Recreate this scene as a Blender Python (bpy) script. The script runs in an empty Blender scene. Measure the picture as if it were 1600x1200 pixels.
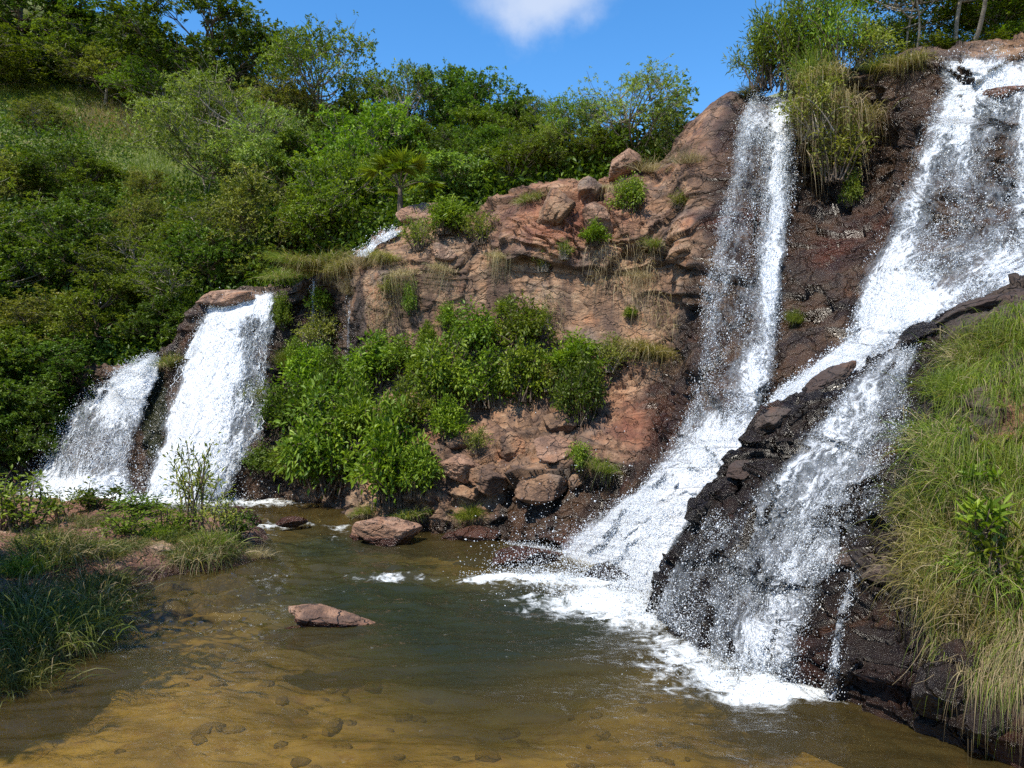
import bpy, math
import numpy as np, time
T0 = time.time()
def tick(s): print('TICK', s, round(time.time() - T0, 1))

# ------------------------------------------------------------------ camera, sky, sun, exposure
F = 1209.0            # focal length in photo pixels (photo 1600 wide)
CAMZ = 2.4            # eye height above the pool
HOR = 620.0           # photo row of the horizon
sc = bpy.context.scene
COL = sc.collection
cam = bpy.data.cameras.new("camera"); co = bpy.data.objects.new("camera", cam); COL.objects.link(co)
cam.sensor_fit = 'HORIZONTAL'; cam.sensor_width = 36.0; cam.lens = 36.0 * F / 1600.0
cam.shift_y = (HOR - 600) / 1600.0
cam.clip_start = 0.05; cam.clip_end = 3000
co.location = (0, 0, CAMZ); co.rotation_euler = (math.radians(90), 0, 0)
sc.camera = co

SUN_EL, SUN_AZ = 58.0, 216.0       # azimuth clockwise from +Y (the view direction)
el, az = math.radians(SUN_EL), math.radians(SUN_AZ)
sv = (math.sin(az) * math.cos(el), math.cos(az) * math.cos(el), math.sin(el))
w = bpy.data.worlds.new("World"); sc.world = w; w.use_nodes = True
nt = w.node_tree; nt.nodes.clear()
def N(nt, t, **kw):
    n = nt.nodes.new(t)
    for k, v in kw.items():
        if k.startswith('_'):
            setattr(n, k[1:], v)
        else:
            k2 = int(k[1:]) if k[0] == 'i' and k[1:].isdigit() else k.replace('__', ' ')
            n.inputs[k2].default_value = v
    return n
def L(nt, a, b): nt.links.new(a, b)
sky = N(nt, 'ShaderNodeTexSky', _sky_type='NISHITA', _sun_disc=False, _sun_elevation=el, _sun_rotation=az,
        _air_density=1.0, _dust_density=0.15, _ozone_density=2.5, _altitude=300)
hs = N(nt, 'ShaderNodeHueSaturation', Saturation=1.3, Value=1.42)
L(nt, sky.outputs[0], hs.inputs['Color'])
tcw = N(nt, 'ShaderNodeTexCoord')
# a soft cloud high ahead of the viewer, laid out by sky direction
cd = np.array([45.0, 1209.0, 632.0]); cd /= np.linalg.norm(cd)
sub = N(nt, 'ShaderNodeVectorMath', _operation='SUBTRACT'); sub.inputs[1].default_value = tuple(cd)
L(nt, tcw.outputs['Generated'], sub.inputs[0])
nzd = N(nt, 'ShaderNodeTexNoise', Scale=9.0, Detail=6.0, Roughness=0.6)
L(nt, tcw.outputs['Generated'], nzd.inputs['Vector'])
nsub = N(nt, 'ShaderNodeVectorMath', _operation='SUBTRACT'); nsub.inputs[1].default_value = (.5, .5, .5)
L(nt, nzd.outputs['Color'], nsub.inputs[0])
nsc = N(nt, 'ShaderNodeVectorMath', _operation='SCALE'); nsc.inputs['Scale'].default_value = 0.12
L(nt, nsub.outputs[0], nsc.inputs[0])
nadd = N(nt, 'ShaderNodeVectorMath', _operation='ADD'); L(nt, sub.outputs[0], nadd.inputs[0]); L(nt, nsc.outputs[0], nadd.inputs[1])
msc = N(nt, 'ShaderNodeVectorMath', _operation='MULTIPLY'); msc.inputs[1].default_value = (0.8, 0.8, 1.35)
L(nt, nadd.outputs[0], msc.inputs[0])
ln = N(nt, 'ShaderNodeVectorMath', _operation='LENGTH'); L(nt, msc.outputs[0], ln.inputs[0])
mr = N(nt, 'ShaderNodeMapRange', i1=0.088, i2=0.01, i3=0.0, i4=0.62); mr.interpolation_type = 'SMOOTHSTEP'
L(nt, ln.outputs['Value'], mr.inputs[0])
mixc = N(nt, 'ShaderNodeMix', _data_type='RGBA'); mixc.inputs['B'].default_value = (5.2, 5.4, 5.8, 1)
L(nt, mr.outputs[0], mixc.inputs['Factor']); L(nt, hs.outputs[0], mixc.inputs['A'])
bg = N(nt, 'ShaderNodeBackground', Strength=0.125)
L(nt, mixc.outputs['Result'], bg.inputs['Color'])
wo = N(nt, 'ShaderNodeOutputWorld'); L(nt, bg.outputs[0], wo.inputs[0])

sl = bpy.data.lights.new("sun", 'SUN'); sl.energy = 4.7; sl.angle = math.radians(0.5); sl.color = (1.0, 0.94, 0.82)
so = bpy.data.objects.new("sun", sl); COL.objects.link(so)
from mathutils import Vector
so.rotation_euler = Vector(sv).to_track_quat('Z', 'Y').to_euler()

vs = sc.view_settings; vs.view_transform = 'Standard'; vs.look = 'None'; vs.gamma = 1; vs.exposure = 0.5
sc.render.engine = 'CYCLES'
cy = sc.cycles
cy.max_bounces = 6; cy.diffuse_bounces = 3; cy.glossy_bounces = 2; cy.transmission_bounces = 3; cy.transparent_max_bounces = 14
cy.caustics_reflective = False; cy.caustics_refractive = False; cy.use_denoising = False; cy.sample_clamp_direct = 4.0
cy.sample_clamp_indirect = 6.0

# ------------------------------------------------------------------ numpy helpers
RS = np.random.RandomState(7)
def P(px, py, Y):
    """photo pixel + distance in metres -> point"""
    px, py, Y = np.broadcast_arrays(np.asarray(px, float), np.asarray(py, float), np.asarray(Y, float))
    return np.stack([(px - 800) / F * Y, Y, CAMZ + (HOR - py) / F * Y], -1)
def proj(p):
    Y = np.maximum(p[..., 1], .01)
    return 800 + p[..., 0] / Y * F, HOR - (p[..., 2] - CAMZ) / Y * F
def hash3(ix, iy, iz, seed):
    with np.errstate(over='ignore'):
        h = (ix.astype(np.uint32) * np.uint32(374761393) + iy.astype(np.uint32) * np.uint32(668265263)
             + iz.astype(np.uint32) * np.uint32(2147483647) + np.uint32(seed * 144665 + 1013))
        h = (h ^ (h >> np.uint32(13))) * np.uint32(1274126177)
        h = (h ^ (h >> np.uint32(16))) * np.uint32(2246822519)
        h = h ^ (h >> np.uint32(15))
    return (h & np.uint32(0xffffff)).astype(np.float64) / 0xffffff
def vnoise(p, seed=0):
    f = np.floor(p); i = f.astype(np.int64); t = p - f; t = t * t * t * (t * (t * 6 - 15) + 10)
    r = 0
    for dx in (0, 1):
        for dy in (0, 1):
            for dz in (0, 1):
                h = hash3(i[..., 0] + dx, i[..., 1] + dy, i[..., 2] + dz, seed)
                wgt = (t[..., 0] if dx else 1 - t[..., 0]) * (t[..., 1] if dy else 1 - t[..., 1]) * (t[..., 2] if dz else 1 - t[..., 2])
                r = r + h * wgt
    return r * 2 - 1
def fbm(p, seed=0, o=4, g=.5):
    a, s, r = 1.0, 0, 0
    for k in range(o):
        r = r + a * vnoise(p * 2.03 ** k + k * 17.3, seed + k); s += a; a *= g
    return r / s
def facet(p, seed, tilt=1.0):
    """blocky fracture: every Voronoi cell gets its own offset and tilt"""
    f = np.floor(p); i = f.astype(np.int64)
    d1 = np.full(p.shape[:-1], 9e9); d2 = np.full(p.shape[:-1], 9e9); val = np.zeros(p.shape[:-1])
    for dx in (-1, 0, 1):
        for dy in (-1, 0, 1):
            for dz in (-1, 0, 1):
                a, b, c = i[..., 0] + dx, i[..., 1] + dy, i[..., 2] + dz
                r0, r1, r2 = hash3(a, b, c, seed), hash3(a, b, c, seed + 1), hash3(a, b, c, seed + 2)
                q = p - np.stack([a + r0, b + r1, c + r2], -1)
                d = (q * q).sum(-1)
                v = (hash3(a, b, c, seed + 3) - .5) * 1.2 + tilt * ((r1 - .5) * q[..., 0] + (r2 - .5) * q[..., 1] + (r0 - .5) * 1.6 * q[..., 2])
                m = d < d1
                d2 = np.where(m, d1, np.minimum(d2, d)); val = np.where(m, v, val); d1 = np.where(m, d, d1)
    return val, np.sqrt(d2) - np.sqrt(d1)
def catmull(n, M, knots=None):
    t = np.linspace(0, n - 1, M); i = np.clip(np.floor(t).astype(int), 0, n - 2); u = t - i
    W = np.zeros((M, n)); R = np.arange(M)
    c = [(-u**3 + 2*u**2 - u) / 2, (3*u**3 - 5*u**2 + 2) / 2, (-3*u**3 + 4*u**2 + u) / 2, (u**3 - u**2) / 2]
    for k in range(4):
        np.add.at(W, (R, np.clip(i + k - 1, 0, n - 1)), c[k])
    return W
def upsample(C, nr, nc):
    Wr = catmull(C.shape[0], nr); Wc = catmull(C.shape[1], nc)
    T = np.tensordot(Wr, C, (1, 0))                       # r, j, k
    return np.tensordot(T, Wc, (1, 1)).transpose(0, 2, 1)
def gnormals(S):
    du = np.gradient(S, axis=1); dv = np.gradient(S, axis=0)
    n = np.cross(du, dv); n /= np.linalg.norm(n, axis=-1, keepdims=True) + 1e-9
    return n
def grid_faces(nr, nc, up=False):
    i = np.arange(nr * nc).reshape(nr, nc)
    if up: i = i[::-1]
    return np.stack([i[:-1, :-1], i[1:, :-1], i[1:, 1:], i[:-1, 1:]], -1).reshape(-1, 4)
def blob(px, py, lst):
    """sum of soft ellipses (px, py, rx, ry, value)"""
    r = 0
    for (a, b, rx, ry, v) in lst:
        r = r + v * np.exp(-((px - a) / rx) ** 2 - ((py - b) / ry) ** 2)
    return r
def sstep(a, b, x):
    t = np.clip((x - a) / (b - a), 0, 1); return t * t * (3 - 2 * t)

def mesh(name, V, Fc, mat, parent=None, attrs=None, smooth=False, uv=None, mat_idx=None):
    V = np.asarray(V, np.float32).reshape(-1, 3); Fc = np.asarray(Fc, np.int32)
    me = bpy.data.meshes.new(name)
    k = Fc.shape[1]; n = len(Fc)
    me.vertices.add(len(V)); me.vertices.foreach_set('co', V.ravel())
    me.loops.add(n * k); me.loops.foreach_set('vertex_index', Fc.ravel())
    me.polygons.add(n); me.polygons.foreach_set('loop_start', np.arange(0, n * k, k, dtype=np.int32))
    me.polygons.foreach_set('loop_total', np.full(n, k, np.int32))
    if smooth: me.polygons.foreach_set('use_smooth', np.ones(n, bool))
    for m in (mat if isinstance(mat, (list, tuple)) else [mat]): me.materials.append(m)
    if mat_idx is not None: me.polygons.foreach_set('material_index', np.asarray(mat_idx, np.int32))
    if uv is not None:
        l = me.uv_layers.new(name='UVMap'); l.data.foreach_set('uv', np.asarray(uv, np.float32)[Fc.ravel()].ravel())
    for a, arr in (attrs or {}).items():
        arr = np.asarray(arr, np.float32).ravel()
        dom = 'POINT' if len(arr) == len(V) else 'FACE'
        at = me.attributes.new(a, 'FLOAT', dom); at.data.foreach_set('value', arr)
    me.update(); me.validate()
    o = bpy.data.objects.new(name, me); COL.objects.link(o)
    if parent is not None: o.parent = parent
    return o
def tag(o, label=None, cat=None, group=None, kind=None):
    if label: o['label'] = label
    if cat: o['category'] = cat
    if group: o['group'] = group
    if kind: o['kind'] = kind
    return o
def empty(name, loc, rz=0, s=1.0):
    o = bpy.data.objects.new(name, None); COL.objects.link(o); o.empty_display_size = .2
    o.location = tuple(loc); o.rotation_euler = (0, 0, rz)
    o.scale = (s, s, s) if np.isscalar(s) else tuple(s)
    return o

# ------------------------------------------------------------------ materials
def mat(name):
    m = bpy.data.materials.new(name); m.use_nodes = True; m.node_tree.nodes.clear(); return m, m.node_tree
def ramp(nt, src, stops):
    r = nt.nodes.new('ShaderNodeValToRGB'); e = r.color_ramp.elements
    while len(e) > 1: e.remove(e[-1])
    e[0].position = stops[0][0]; e[0].color = (*stops[0][1], 1)
    for p, c in stops[1:]:
        x = e.new(p); x.color = (*c, 1)
    L(nt, src, r.inputs[0]); return r.outputs[0]
def math_(nt, op, a, b=None, clamp=False):
    n = nt.nodes.new('ShaderNodeMath'); n.operation = op; n.use_clamp = clamp
    for k, x in enumerate((a, b)):
        if x is None: continue
        if isinstance(x, (int, float)): n.inputs[k].default_value = x
        else: L(nt, x, n.inputs[k])
    return n.outputs[0]
def mixrgb(nt, f, a, b, mode='MIX'):
    n = nt.nodes.new('ShaderNodeMix'); n.data_type = 'RGBA'; n.blend_type = mode
    for s, x in (('Factor', f), ('A', a), ('B', b)):
        if isinstance(x, tuple): n.inputs[s].default_value = (*x, 1)
        elif isinstance(x, (int, float)): n.inputs[s].default_value = x
        else: L(nt, x, n.inputs[s])
    return n.outputs['Result']
def attr(nt, name):
    n = nt.nodes.new('ShaderNodeAttribute'); n.attribute_name = name; return n.outputs['Fac']
def noise(nt, vec, scale, detail=5, rough=.55, dist=0):
    n = N(nt, 'ShaderNodeTexNoise', Scale=scale, Detail=detail, Roughness=rough, Distortion=dist)
    if vec is not None: L(nt, vec, n.inputs['Vector'])
    return n.outputs['Fac']
def mapping(nt, vec, sc_=(1, 1, 1), loc=(0, 0, 0), rot=(0, 0, 0)):
    n = nt.nodes.new('ShaderNodeMapping'); n.inputs['Scale'].default_value = sc_; n.inputs['Location'].default_value = loc
    n.inputs['Rotation'].default_value = rot
    L(nt, vec, n.inputs['Vector']); return n.outputs[0]
def maprange(nt, v, a, b, c=0., d=1., smooth=True):
    n = N(nt, 'ShaderNodeMapRange', i1=a, i2=b, i3=c, i4=d)
    if smooth: n.interpolation_type = 'SMOOTHSTEP'
    L(nt, v, n.inputs[0]); return n.outputs[0]

def rock_material(name, dark=(.06, .04, .03), mid=(.32, .18, .10), light=(.58, .42, .27), sub=False):
    m, nt = mat(name)
    g = nt.nodes.new('ShaderNodeNewGeometry').outputs['Position']
    n1 = noise(nt, g, .55, 6, .62, .4); n2 = noise(nt, mapping(nt, g, (5, 5, 7)), 1.0, 8, .7)
    n3 = noise(nt, mapping(nt, g, (2.2, 2.2, .35)), 1.0, 5, .6)
    n5 = noise(nt, mapping(nt, g, (1, 1, 3.0), rot=(.35, .2, 0)), 2.3, 6, .65, .3)
    v = math_(nt, 'ADD', math_(nt, 'MULTIPLY', n1, .45), math_(nt, 'MULTIPLY', n2, .30))
    v = math_(nt, 'ADD', v, math_(nt, 'MULTIPLY', n5, .25))
    c = ramp(nt, v, [(.30, dark), (.42, tuple(np.array(mid) * .6)), (.50, mid), (.58, tuple(np.array(mid) * .55 + np.array(light) * .45)), (.70, light)])
    # iron-red and grey weathering patches, vertical mineral stains
    c = mixrgb(nt, math_(nt, 'MULTIPLY', maprange(nt, noise(nt, g, 1.1, 4), .52, .68), .7), c, (.15, .12, .10))
    c = mixrgb(nt, math_(nt, 'MULTIPLY', maprange(nt, noise(nt, mapping(nt, g, loc=(9, 3, 5)), 1.7, 5), .56, .70), .75), c, (.38, .17, .08))
    c = mixrgb(nt, math_(nt, 'MULTIPLY', maprange(nt, n3, .47, .62), .75), c, (.075, .045, .035))
    c = mixrgb(nt, math_(nt, 'MULTIPLY', attr(nt, 'red'), .75), c, (.31, .085, .042))
    crackc = attr(nt, 'crack')
    c = mixrgb(nt, math_(nt, 'MULTIPLY', crackc, .85), c, (.04, .025, .018))
    nm = noise(nt, g, 4.5, 6, .7)
    mossf = maprange(nt, math_(nt, 'ADD', math_(nt, 'MULTIPLY', nm, .9), math_(nt, 'SUBTRACT', attr(nt, 'moss'), .5)), .5, .66)
    mc = ramp(nt, noise(nt, g, 14, 4), [(.35, (.03, .04, .010)), (.55, (.085, .095, .018)), (.7, (.17, .15, .03))])
    c = mixrgb(nt, mossf, c, mc)
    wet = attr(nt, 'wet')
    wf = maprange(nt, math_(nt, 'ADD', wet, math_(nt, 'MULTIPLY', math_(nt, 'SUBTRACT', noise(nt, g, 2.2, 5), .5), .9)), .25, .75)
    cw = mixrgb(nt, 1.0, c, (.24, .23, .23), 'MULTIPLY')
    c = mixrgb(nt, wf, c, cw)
    if sub:
        sp_ = nt.nodes.new('ShaderNodeSeparateXYZ'); L(nt, g, sp_.inputs[0])
        c = mixrgb(nt, maprange(nt, sp_.outputs['Z'], -.02, -.14), c, ramp(nt, n2, [(.35, (.14, .10, .05)), (.6, (.36, .27, .11))]))
    b = N(nt, 'ShaderNodeBsdfPrincipled')
    L(nt, c, b.inputs['Base Color'])
    L(nt, maprange(nt, wf, 0, 1, .9, .27, False), b.inputs['Roughness'])
    bh = math_(nt, 'ADD', math_(nt, 'MULTIPLY', n2, .7), math_(nt, 'MULTIPLY', noise(nt, g, 28, 5, .7), .35))
    bh = math_(nt, 'ADD', bh, math_(nt, 'MULTIPLY', n5, .6))
    vc = nt.nodes.new('ShaderNodeTexVoronoi'); vc.feature = 'DISTANCE_TO_EDGE'; vc.inputs['Scale'].default_value = 1.0
    wv_ = N(nt, 'ShaderNodeTexNoise', Scale=1.6, Detail=4.0); L(nt, g, wv_.inputs['Vector'])
    wa = N(nt, 'ShaderNodeVectorMath', _operation='MULTIPLY_ADD'); L(nt, wv_.outputs['Color'], wa.inputs[0]); wa.inputs[1].default_value = (1.1, 1.1, 1.1); L(nt, g, wa.inputs[2])
    L(nt, mapping(nt, wa.outputs[0], (1.5, 1.5, 3.4), rot=(.3, .25, 0)), vc.inputs['Vector'])
    bh = math_(nt, 'ADD', bh, math_(nt, 'MULTIPLY', maprange(nt, vc.outputs['Distance'], 0, .05), .5))
    bp = N(nt, 'ShaderNodeBump', Strength=1.0, Distance=.11); L(nt, bh, bp.inputs['Height'])
    L(nt, bp.outputs[0], b.inputs['Normal'])
    o = N(nt, 'ShaderNodeOutputMaterial'); L(nt, b.outputs[0], o.inputs[0])
    return m
M_ROCK = rock_material('weathered_rock')
M_DARK = rock_material('wet_dark_rock', (.035, .028, .025), (.085, .058, .045), (.18, .125, .095))
M_RED = rock_material('red_boulder_rock', (.12, .06, .04), (.38, .21, .13), (.62, .46, .33))
M_BANKR = rock_material('bank_rock', (.10, .05, .035), (.32, .17, .11), (.52, .37, .27), sub=True)

def leaf_material(name, a, b, c, tr=.35, hue=.022, rough=.45, dead=.0):
    m, nt = mat(name)
    r = attr(nt, 'rnd')
    col = ramp(nt, r, [(0, a), (.55, b), (.93, c), (1.0, (.30, .22, .05))] if dead else [(0, a), (.6, b), (1, c)])
    oi = nt.nodes.new('ShaderNodeObjectInfo')
    h = nt.nodes.new('ShaderNodeHueSaturation')
    L(nt, maprange(nt, oi.outputs['Random'], 0, 1, .5 - hue, .5 + hue * .5, False), h.inputs['Hue'])
    L(nt, maprange(nt, oi.outputs['Random'], 0, 1, .8, 1.25, False), h.inputs['Value'])
    L(nt, col, h.inputs['Color'])
    p = N(nt, 'ShaderNodeBsdfPrincipled', Roughness=rough); p.inputs['Specular IOR Level'].default_value = .28
    t = N(nt, 'ShaderNodeBsdfTranslucent')
    L(nt, h.outputs[0], p.inputs['Base Color'])
    tc = mixrgb(nt, 1.0, h.outputs[0], (1.15, 1.25, .5), 'MULTIPLY'); L(nt, tc, t.inputs['Color'])
    ms = N(nt, 'ShaderNodeMixShader', Fac=tr); L(nt, p.outputs[0], ms.inputs[1]); L(nt, t.outputs[0], ms.inputs[2])
    o = N(nt, 'ShaderNodeOutputMaterial'); L(nt, ms.outputs[0], o.inputs[0])
    return m
M_LEAF = {
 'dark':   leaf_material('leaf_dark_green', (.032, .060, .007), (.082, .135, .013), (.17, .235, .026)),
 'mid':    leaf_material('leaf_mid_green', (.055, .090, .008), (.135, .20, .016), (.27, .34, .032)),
 'bright': leaf_material('leaf_bright_green', (.065, .12, .008), (.15, .235, .016), (.28, .37, .03), tr=.36),
 'olive':  leaf_material('leaf_olive_green', (.075, .095, .015), (.18, .21, .03), (.32, .33, .06), dead=1),
 'pale':   leaf_material('leaf_pale_green', (.10, .15, .03), (.22, .30, .055), (.36, .43, .09)),
}
M_GRASS = leaf_material('grass_green', (.06, .10, .010), (.14, .20, .018), (.26, .31, .035), tr=.4, dead=1)
M_GRASSY = leaf_material('grass_yellow', (.11, .12, .02), (.24, .22, .045), (.40, .32, .10), tr=.4)
M_STRAW = leaf_material('dry_straw', (.16, .12, .06), (.32, .25, .13), (.50, .40, .23), tr=.3, hue=.01, rough=.7)
def plain_material(name, stops, scale=6, rough=.85, bump=.02):
    m, nt = mat(name)
    g = nt.nodes.new('ShaderNodeNewGeometry').outputs['Position']
    n = noise(nt, g, scale, 6, .65)
    b = N(nt, 'ShaderNodeBsdfPrincipled', Roughness=rough)
    L(nt, ramp(nt, n, stops), b.inputs['Base Color'])
    bp = N(nt, 'ShaderNodeBump', Strength=.7, Distance=bump); L(nt, noise(nt, g, scale * 5, 5), bp.inputs['Height']); L(nt, bp.outputs[0], b.inputs['Normal'])
    o = N(nt, 'ShaderNodeOutputMaterial'); L(nt, b.outputs[0], o.inputs[0]); return m
M_BARK = plain_material('grey_bark', [(.3, (.09, .07, .05)), (.6, (.26, .22, .17)), (.75, (.42, .38, .32))], 7)
M_BARKD = plain_material('brown_bark', [(.3, (.05, .035, .022)), (.6, (.13, .09, .06)), (.8, (.22, .17, .12))], 7)
M_SOIL = plain_material('hill_ground', [(.3, (.035, .045, .012)), (.48, (.08, .10, .022)), (.6, (.15, .15, .04)), (.75, (.24, .17, .10))], .8, .95, .1)
M_BANK = plain_material('bank_soil', [(.3, (.07, .045, .03)), (.5, (.17, .10, .065)), (.7, (.30, .19, .13))], 1.6, .9, .05)

def fall_material(name):
    """broken white water: webs and streaks stretched along the flow (UV in metres), cover set by 'dens'"""
    m, nt = mat(name)
    uv = nt.nodes.new('ShaderNodeUVMap').outputs[0]
    d = attr(nt, 'dens')
    wob = N(nt, 'ShaderNodeTexNoise', Scale=1.6, Detail=4.0, Roughness=.6); L(nt, uv, wob.inputs['Vector'])
    sb = N(nt, 'ShaderNodeVectorMath', _operation='MULTIPLY_ADD'); L(nt, wob.outputs['Color'], sb.inputs[0])
    sb.inputs[1].default_value = (.35, .35, 0); L(nt, uv, sb.inputs[2])
    q = sb.outputs[0]
    a = noise(nt, mapping(nt, q, (7, 1.7, 1)), 1.0, 6, .68)
    fine = noise(nt, mapping(nt, q, (26, 9, 1)), 1.0, 4, .7)
    big = noise(nt, mapping(nt, q, (2.6, 1.1, 1), loc=(3, 5, 0)), 1.0, 4, .6)
    web = nt.nodes.new('ShaderNodeTexVoronoi'); web.feature = 'DISTANCE_TO_EDGE'; web.inputs['Scale'].default_value = 1.0
    L(nt, mapping(nt, q, (9, 4.2, 1)), web.inputs['Vector'])
    wv = maprange(nt, web.outputs['Distance'], 0., .30, 1., 0.)
    s = math_(nt, 'ADD', math_(nt, 'MULTIPLY', a, .75), math_(nt, 'MULTIPLY', fine, .45))
    s = math_(nt, 'ADD', s, math_(nt, 'MULTIPLY', math_(nt, 'SUBTRACT', big, .2), .75))
    s = math_(nt, 'ADD', s, math_(nt, 'MULTIPLY', wv, .13))
    s = math_(nt, 'ADD', s, math_(nt, 'SUBTRACT', d, 1.0))
    al = maprange(nt, s, .30, .60)
    film = maprange(nt, s, .0, .5, 0., .36)
    fac = math_(nt, 'MAXIMUM', al, film)
    fac = math_(nt, 'MULTIPLY', fac, maprange(nt, d, .02, .16))
    b = N(nt, 'ShaderNodeBsdfPrincipled', Roughness=.35)
    b.inputs['Specular IOR Level'].default_value = .5
    L(nt, mixrgb(nt, al, (.58, .63, .68), (.88, .90, .93)), b.inputs['Base Color'])
    bp = N(nt, 'ShaderNodeBump', Strength=1.0, Distance=.10)
    L(nt, math_(nt, 'ADD', s, math_(nt, 'MULTIPLY', fine, .5)), bp.inputs['Height']); L(nt, bp.outputs[0], b.inputs['Normal'])
    t = N(nt, 'ShaderNodeBsdfTransparent')
    ms = N(nt, 'ShaderNodeMixShader'); L(nt, fac, ms.inputs[0]); L(nt, t.outputs[0], ms.inputs[1]); L(nt, b.outputs[0], ms.inputs[2])
    o = N(nt, 'ShaderNodeOutputMaterial'); L(nt, ms.outputs[0], o.inputs[0]); return m
M_FALL = fall_material('white_water')
m, nt = mat('water_drops'); M_DROP = m
b = N(nt, 'ShaderNodeBsdfPrincipled', Roughness=.3); b.inputs['Base Color'].default_value = (.93, .95, .97, 1)
t = N(nt, 'ShaderNodeBsdfTranslucent'); t.inputs[0].default_value = (.9, .93, .95, 1)
ms = N(nt, 'ShaderNodeMixShader', Fac=.4); L(nt, b.outputs[0], ms.inputs[1]); L(nt, t.outputs[0], ms.inputs[2])
o = N(nt, 'ShaderNodeOutputMaterial'); L(nt, ms.outputs[0], o.inputs[0])

# ------------------------------------------------------------------ depth lookups (where does the surface stand behind a photo pixel)
BX0, BY0, BS = -700, -300, 4
BW, BH = 750, 420
class Buf:
    def __init__(s, *grids):
        D = np.full((BH, BW), 1e9)
        for g in grids:
            # densify the grid so that every cell is hit
            px, py = proj(g); ok = g[..., 1] > .5
            ix = ((px - BX0) / BS).astype(int); iy = ((py - BY0) / BS).astype(int)
            ok &= (ix >= 0) & (ix < BW) & (iy >= 0) & (iy < BH)
            np.minimum.at(D, (iy[ok], ix[ok]), g[..., 1][ok])
        D[D > 1e8] = np.nan
        s.hit = ~np.isnan(D)
        for it in range(60):
            nan = np.isnan(D)
            if not nan.any(): break
            Pd = np.pad(D, 1, constant_values=np.nan)
            st = np.stack([Pd[1+a:1+a+BH, 1+b_:1+b_+BW] for a in (-1, 0, 1) for b_ in (-1, 0, 1)])
            c = (~np.isnan(st)).sum(0); f = np.where(c > 0, np.nansum(st, 0) / np.maximum(c, 1), np.nan)
            D = np.where(nan, f, D)
        D = np.where(np.isnan(D), 40, D)
        s.D = D; s.B = D; s.top = np.array([np.argmax(s.hit[:, i]) if s.hit[:, i].any() else 0 for i in range(BW)]) * BS + BY0
        for it in range(4):
            Pd = np.pad(s.B, 1, mode='edge')
            s.B = sum(Pd[1+a:1+a+BH, 1+b_:1+b_+BW] for a in (-1, 0, 1) for b_ in (-1, 0, 1)) / 9
    def depth(s, px, py, smooth=False):
        A = s.B if smooth else s.D
        x = np.clip((np.asarray(px, float) - BX0) / BS - .5, 0, BW - 2); y = np.clip((np.asarray(py, float) - BY0) / BS - .5, 0, BH - 2)
        i = x.astype(int); j = y.astype(int); u = x - i; v = y - j
        return (A[j, i] * (1 - u) + A[j, i + 1] * u) * (1 - v) + (A[j + 1, i] * (1 - u) + A[j + 1, i + 1] * u) * v
    def clampy(s, px, py):
        i = np.clip(((np.asarray(px, float) - BX0) / BS).astype(int), 0, BW - 1)
        return np.maximum(py, s.top[i] + 8)
    def at(s, px, py, off=0., smooth=False):
        return P(px, py, s.depth(px, py, smooth) - off)

def rough_rock(S, amp, seed, cells=(.5, 1.5, 4.2), warp=.3):
    n = gnormals(S)
    q = S + warp * np.stack([fbm(S * .8, seed + 50, 3), fbm(S * .8 + 9, seed + 60, 3), fbm(S * .8 + 5, seed + 70, 3)], -1)
    q = q @ np.array([[.94, .1, .25], [-.05, .98, -.15], [-.3, .18, .93]])       # tilted bedding
    d = np.zeros(S.shape[:2]); crack = np.zeros(S.shape[:2])
    for k, c in enumerate(cells):
        v, e = facet(q * (np.array([c, c, c * 1.35]) if k != 1 else np.array([c * 1.25, c * 1.25, c * .7])), seed + 10 * k, (1., 1.9, 1.5)[min(k, 2)])
        patch = sstep(-.45, .25, fbm(S * .5 + 3, seed + 80 + k, 3)) if k else 1.0
        d += v * amp * (1, .6, .22)[min(k, 2)] * patch
        e = e + (1 - patch) * .5
        crack = np.maximum(crack, (1 - sstep(0, .10 + .03 * k, e)) * (.7, .6, .3)[min(k, 2)])
    def saw(x, k):
        i = np.floor(x); f = x - i; a = hash3(i.astype(np.int64), i.astype(np.int64) * 0 + k, i.astype(np.int64) * 0, seed + 40)
        return (f ** 1.5) * (.35 + .9 * a), f
    wz = fbm(S * np.array([.5, .5, .9]), seed + 90, 3)
    bands = [((.10, .0, -1.5), 1.1, .85, .9), ((-1.1, .25, .22), .8, .8, .8), ((.55, .1, -1.0), 2.4, .35, .35), ((1.3, -.3, .45), 2.1, .35, .35), ((-.2, .1, -2.3), 3.3, .22, .25)]
    for k, (dv_, fr, a_, cr_) in enumerate(bands):
        v, f = saw((S @ np.array(dv_)) * fr * .6 + wz * (1.1 + .5 * k) + k * 3.7, k)
        pm = sstep(-.30, .25, fbm(S * .55 + 11 * k, seed + 95 + k, 2))
        d += (v - .4) * amp * a_ * pm
        crack = np.maximum(crack, sstep(.90, .99, f) * cr_ * pm)
    d += fbm(S * .6, seed + 5, 4) * amp * .7 + fbm(S * 6, seed + 6, 4) * amp * .10
    return d[..., None] * n, crack

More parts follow.
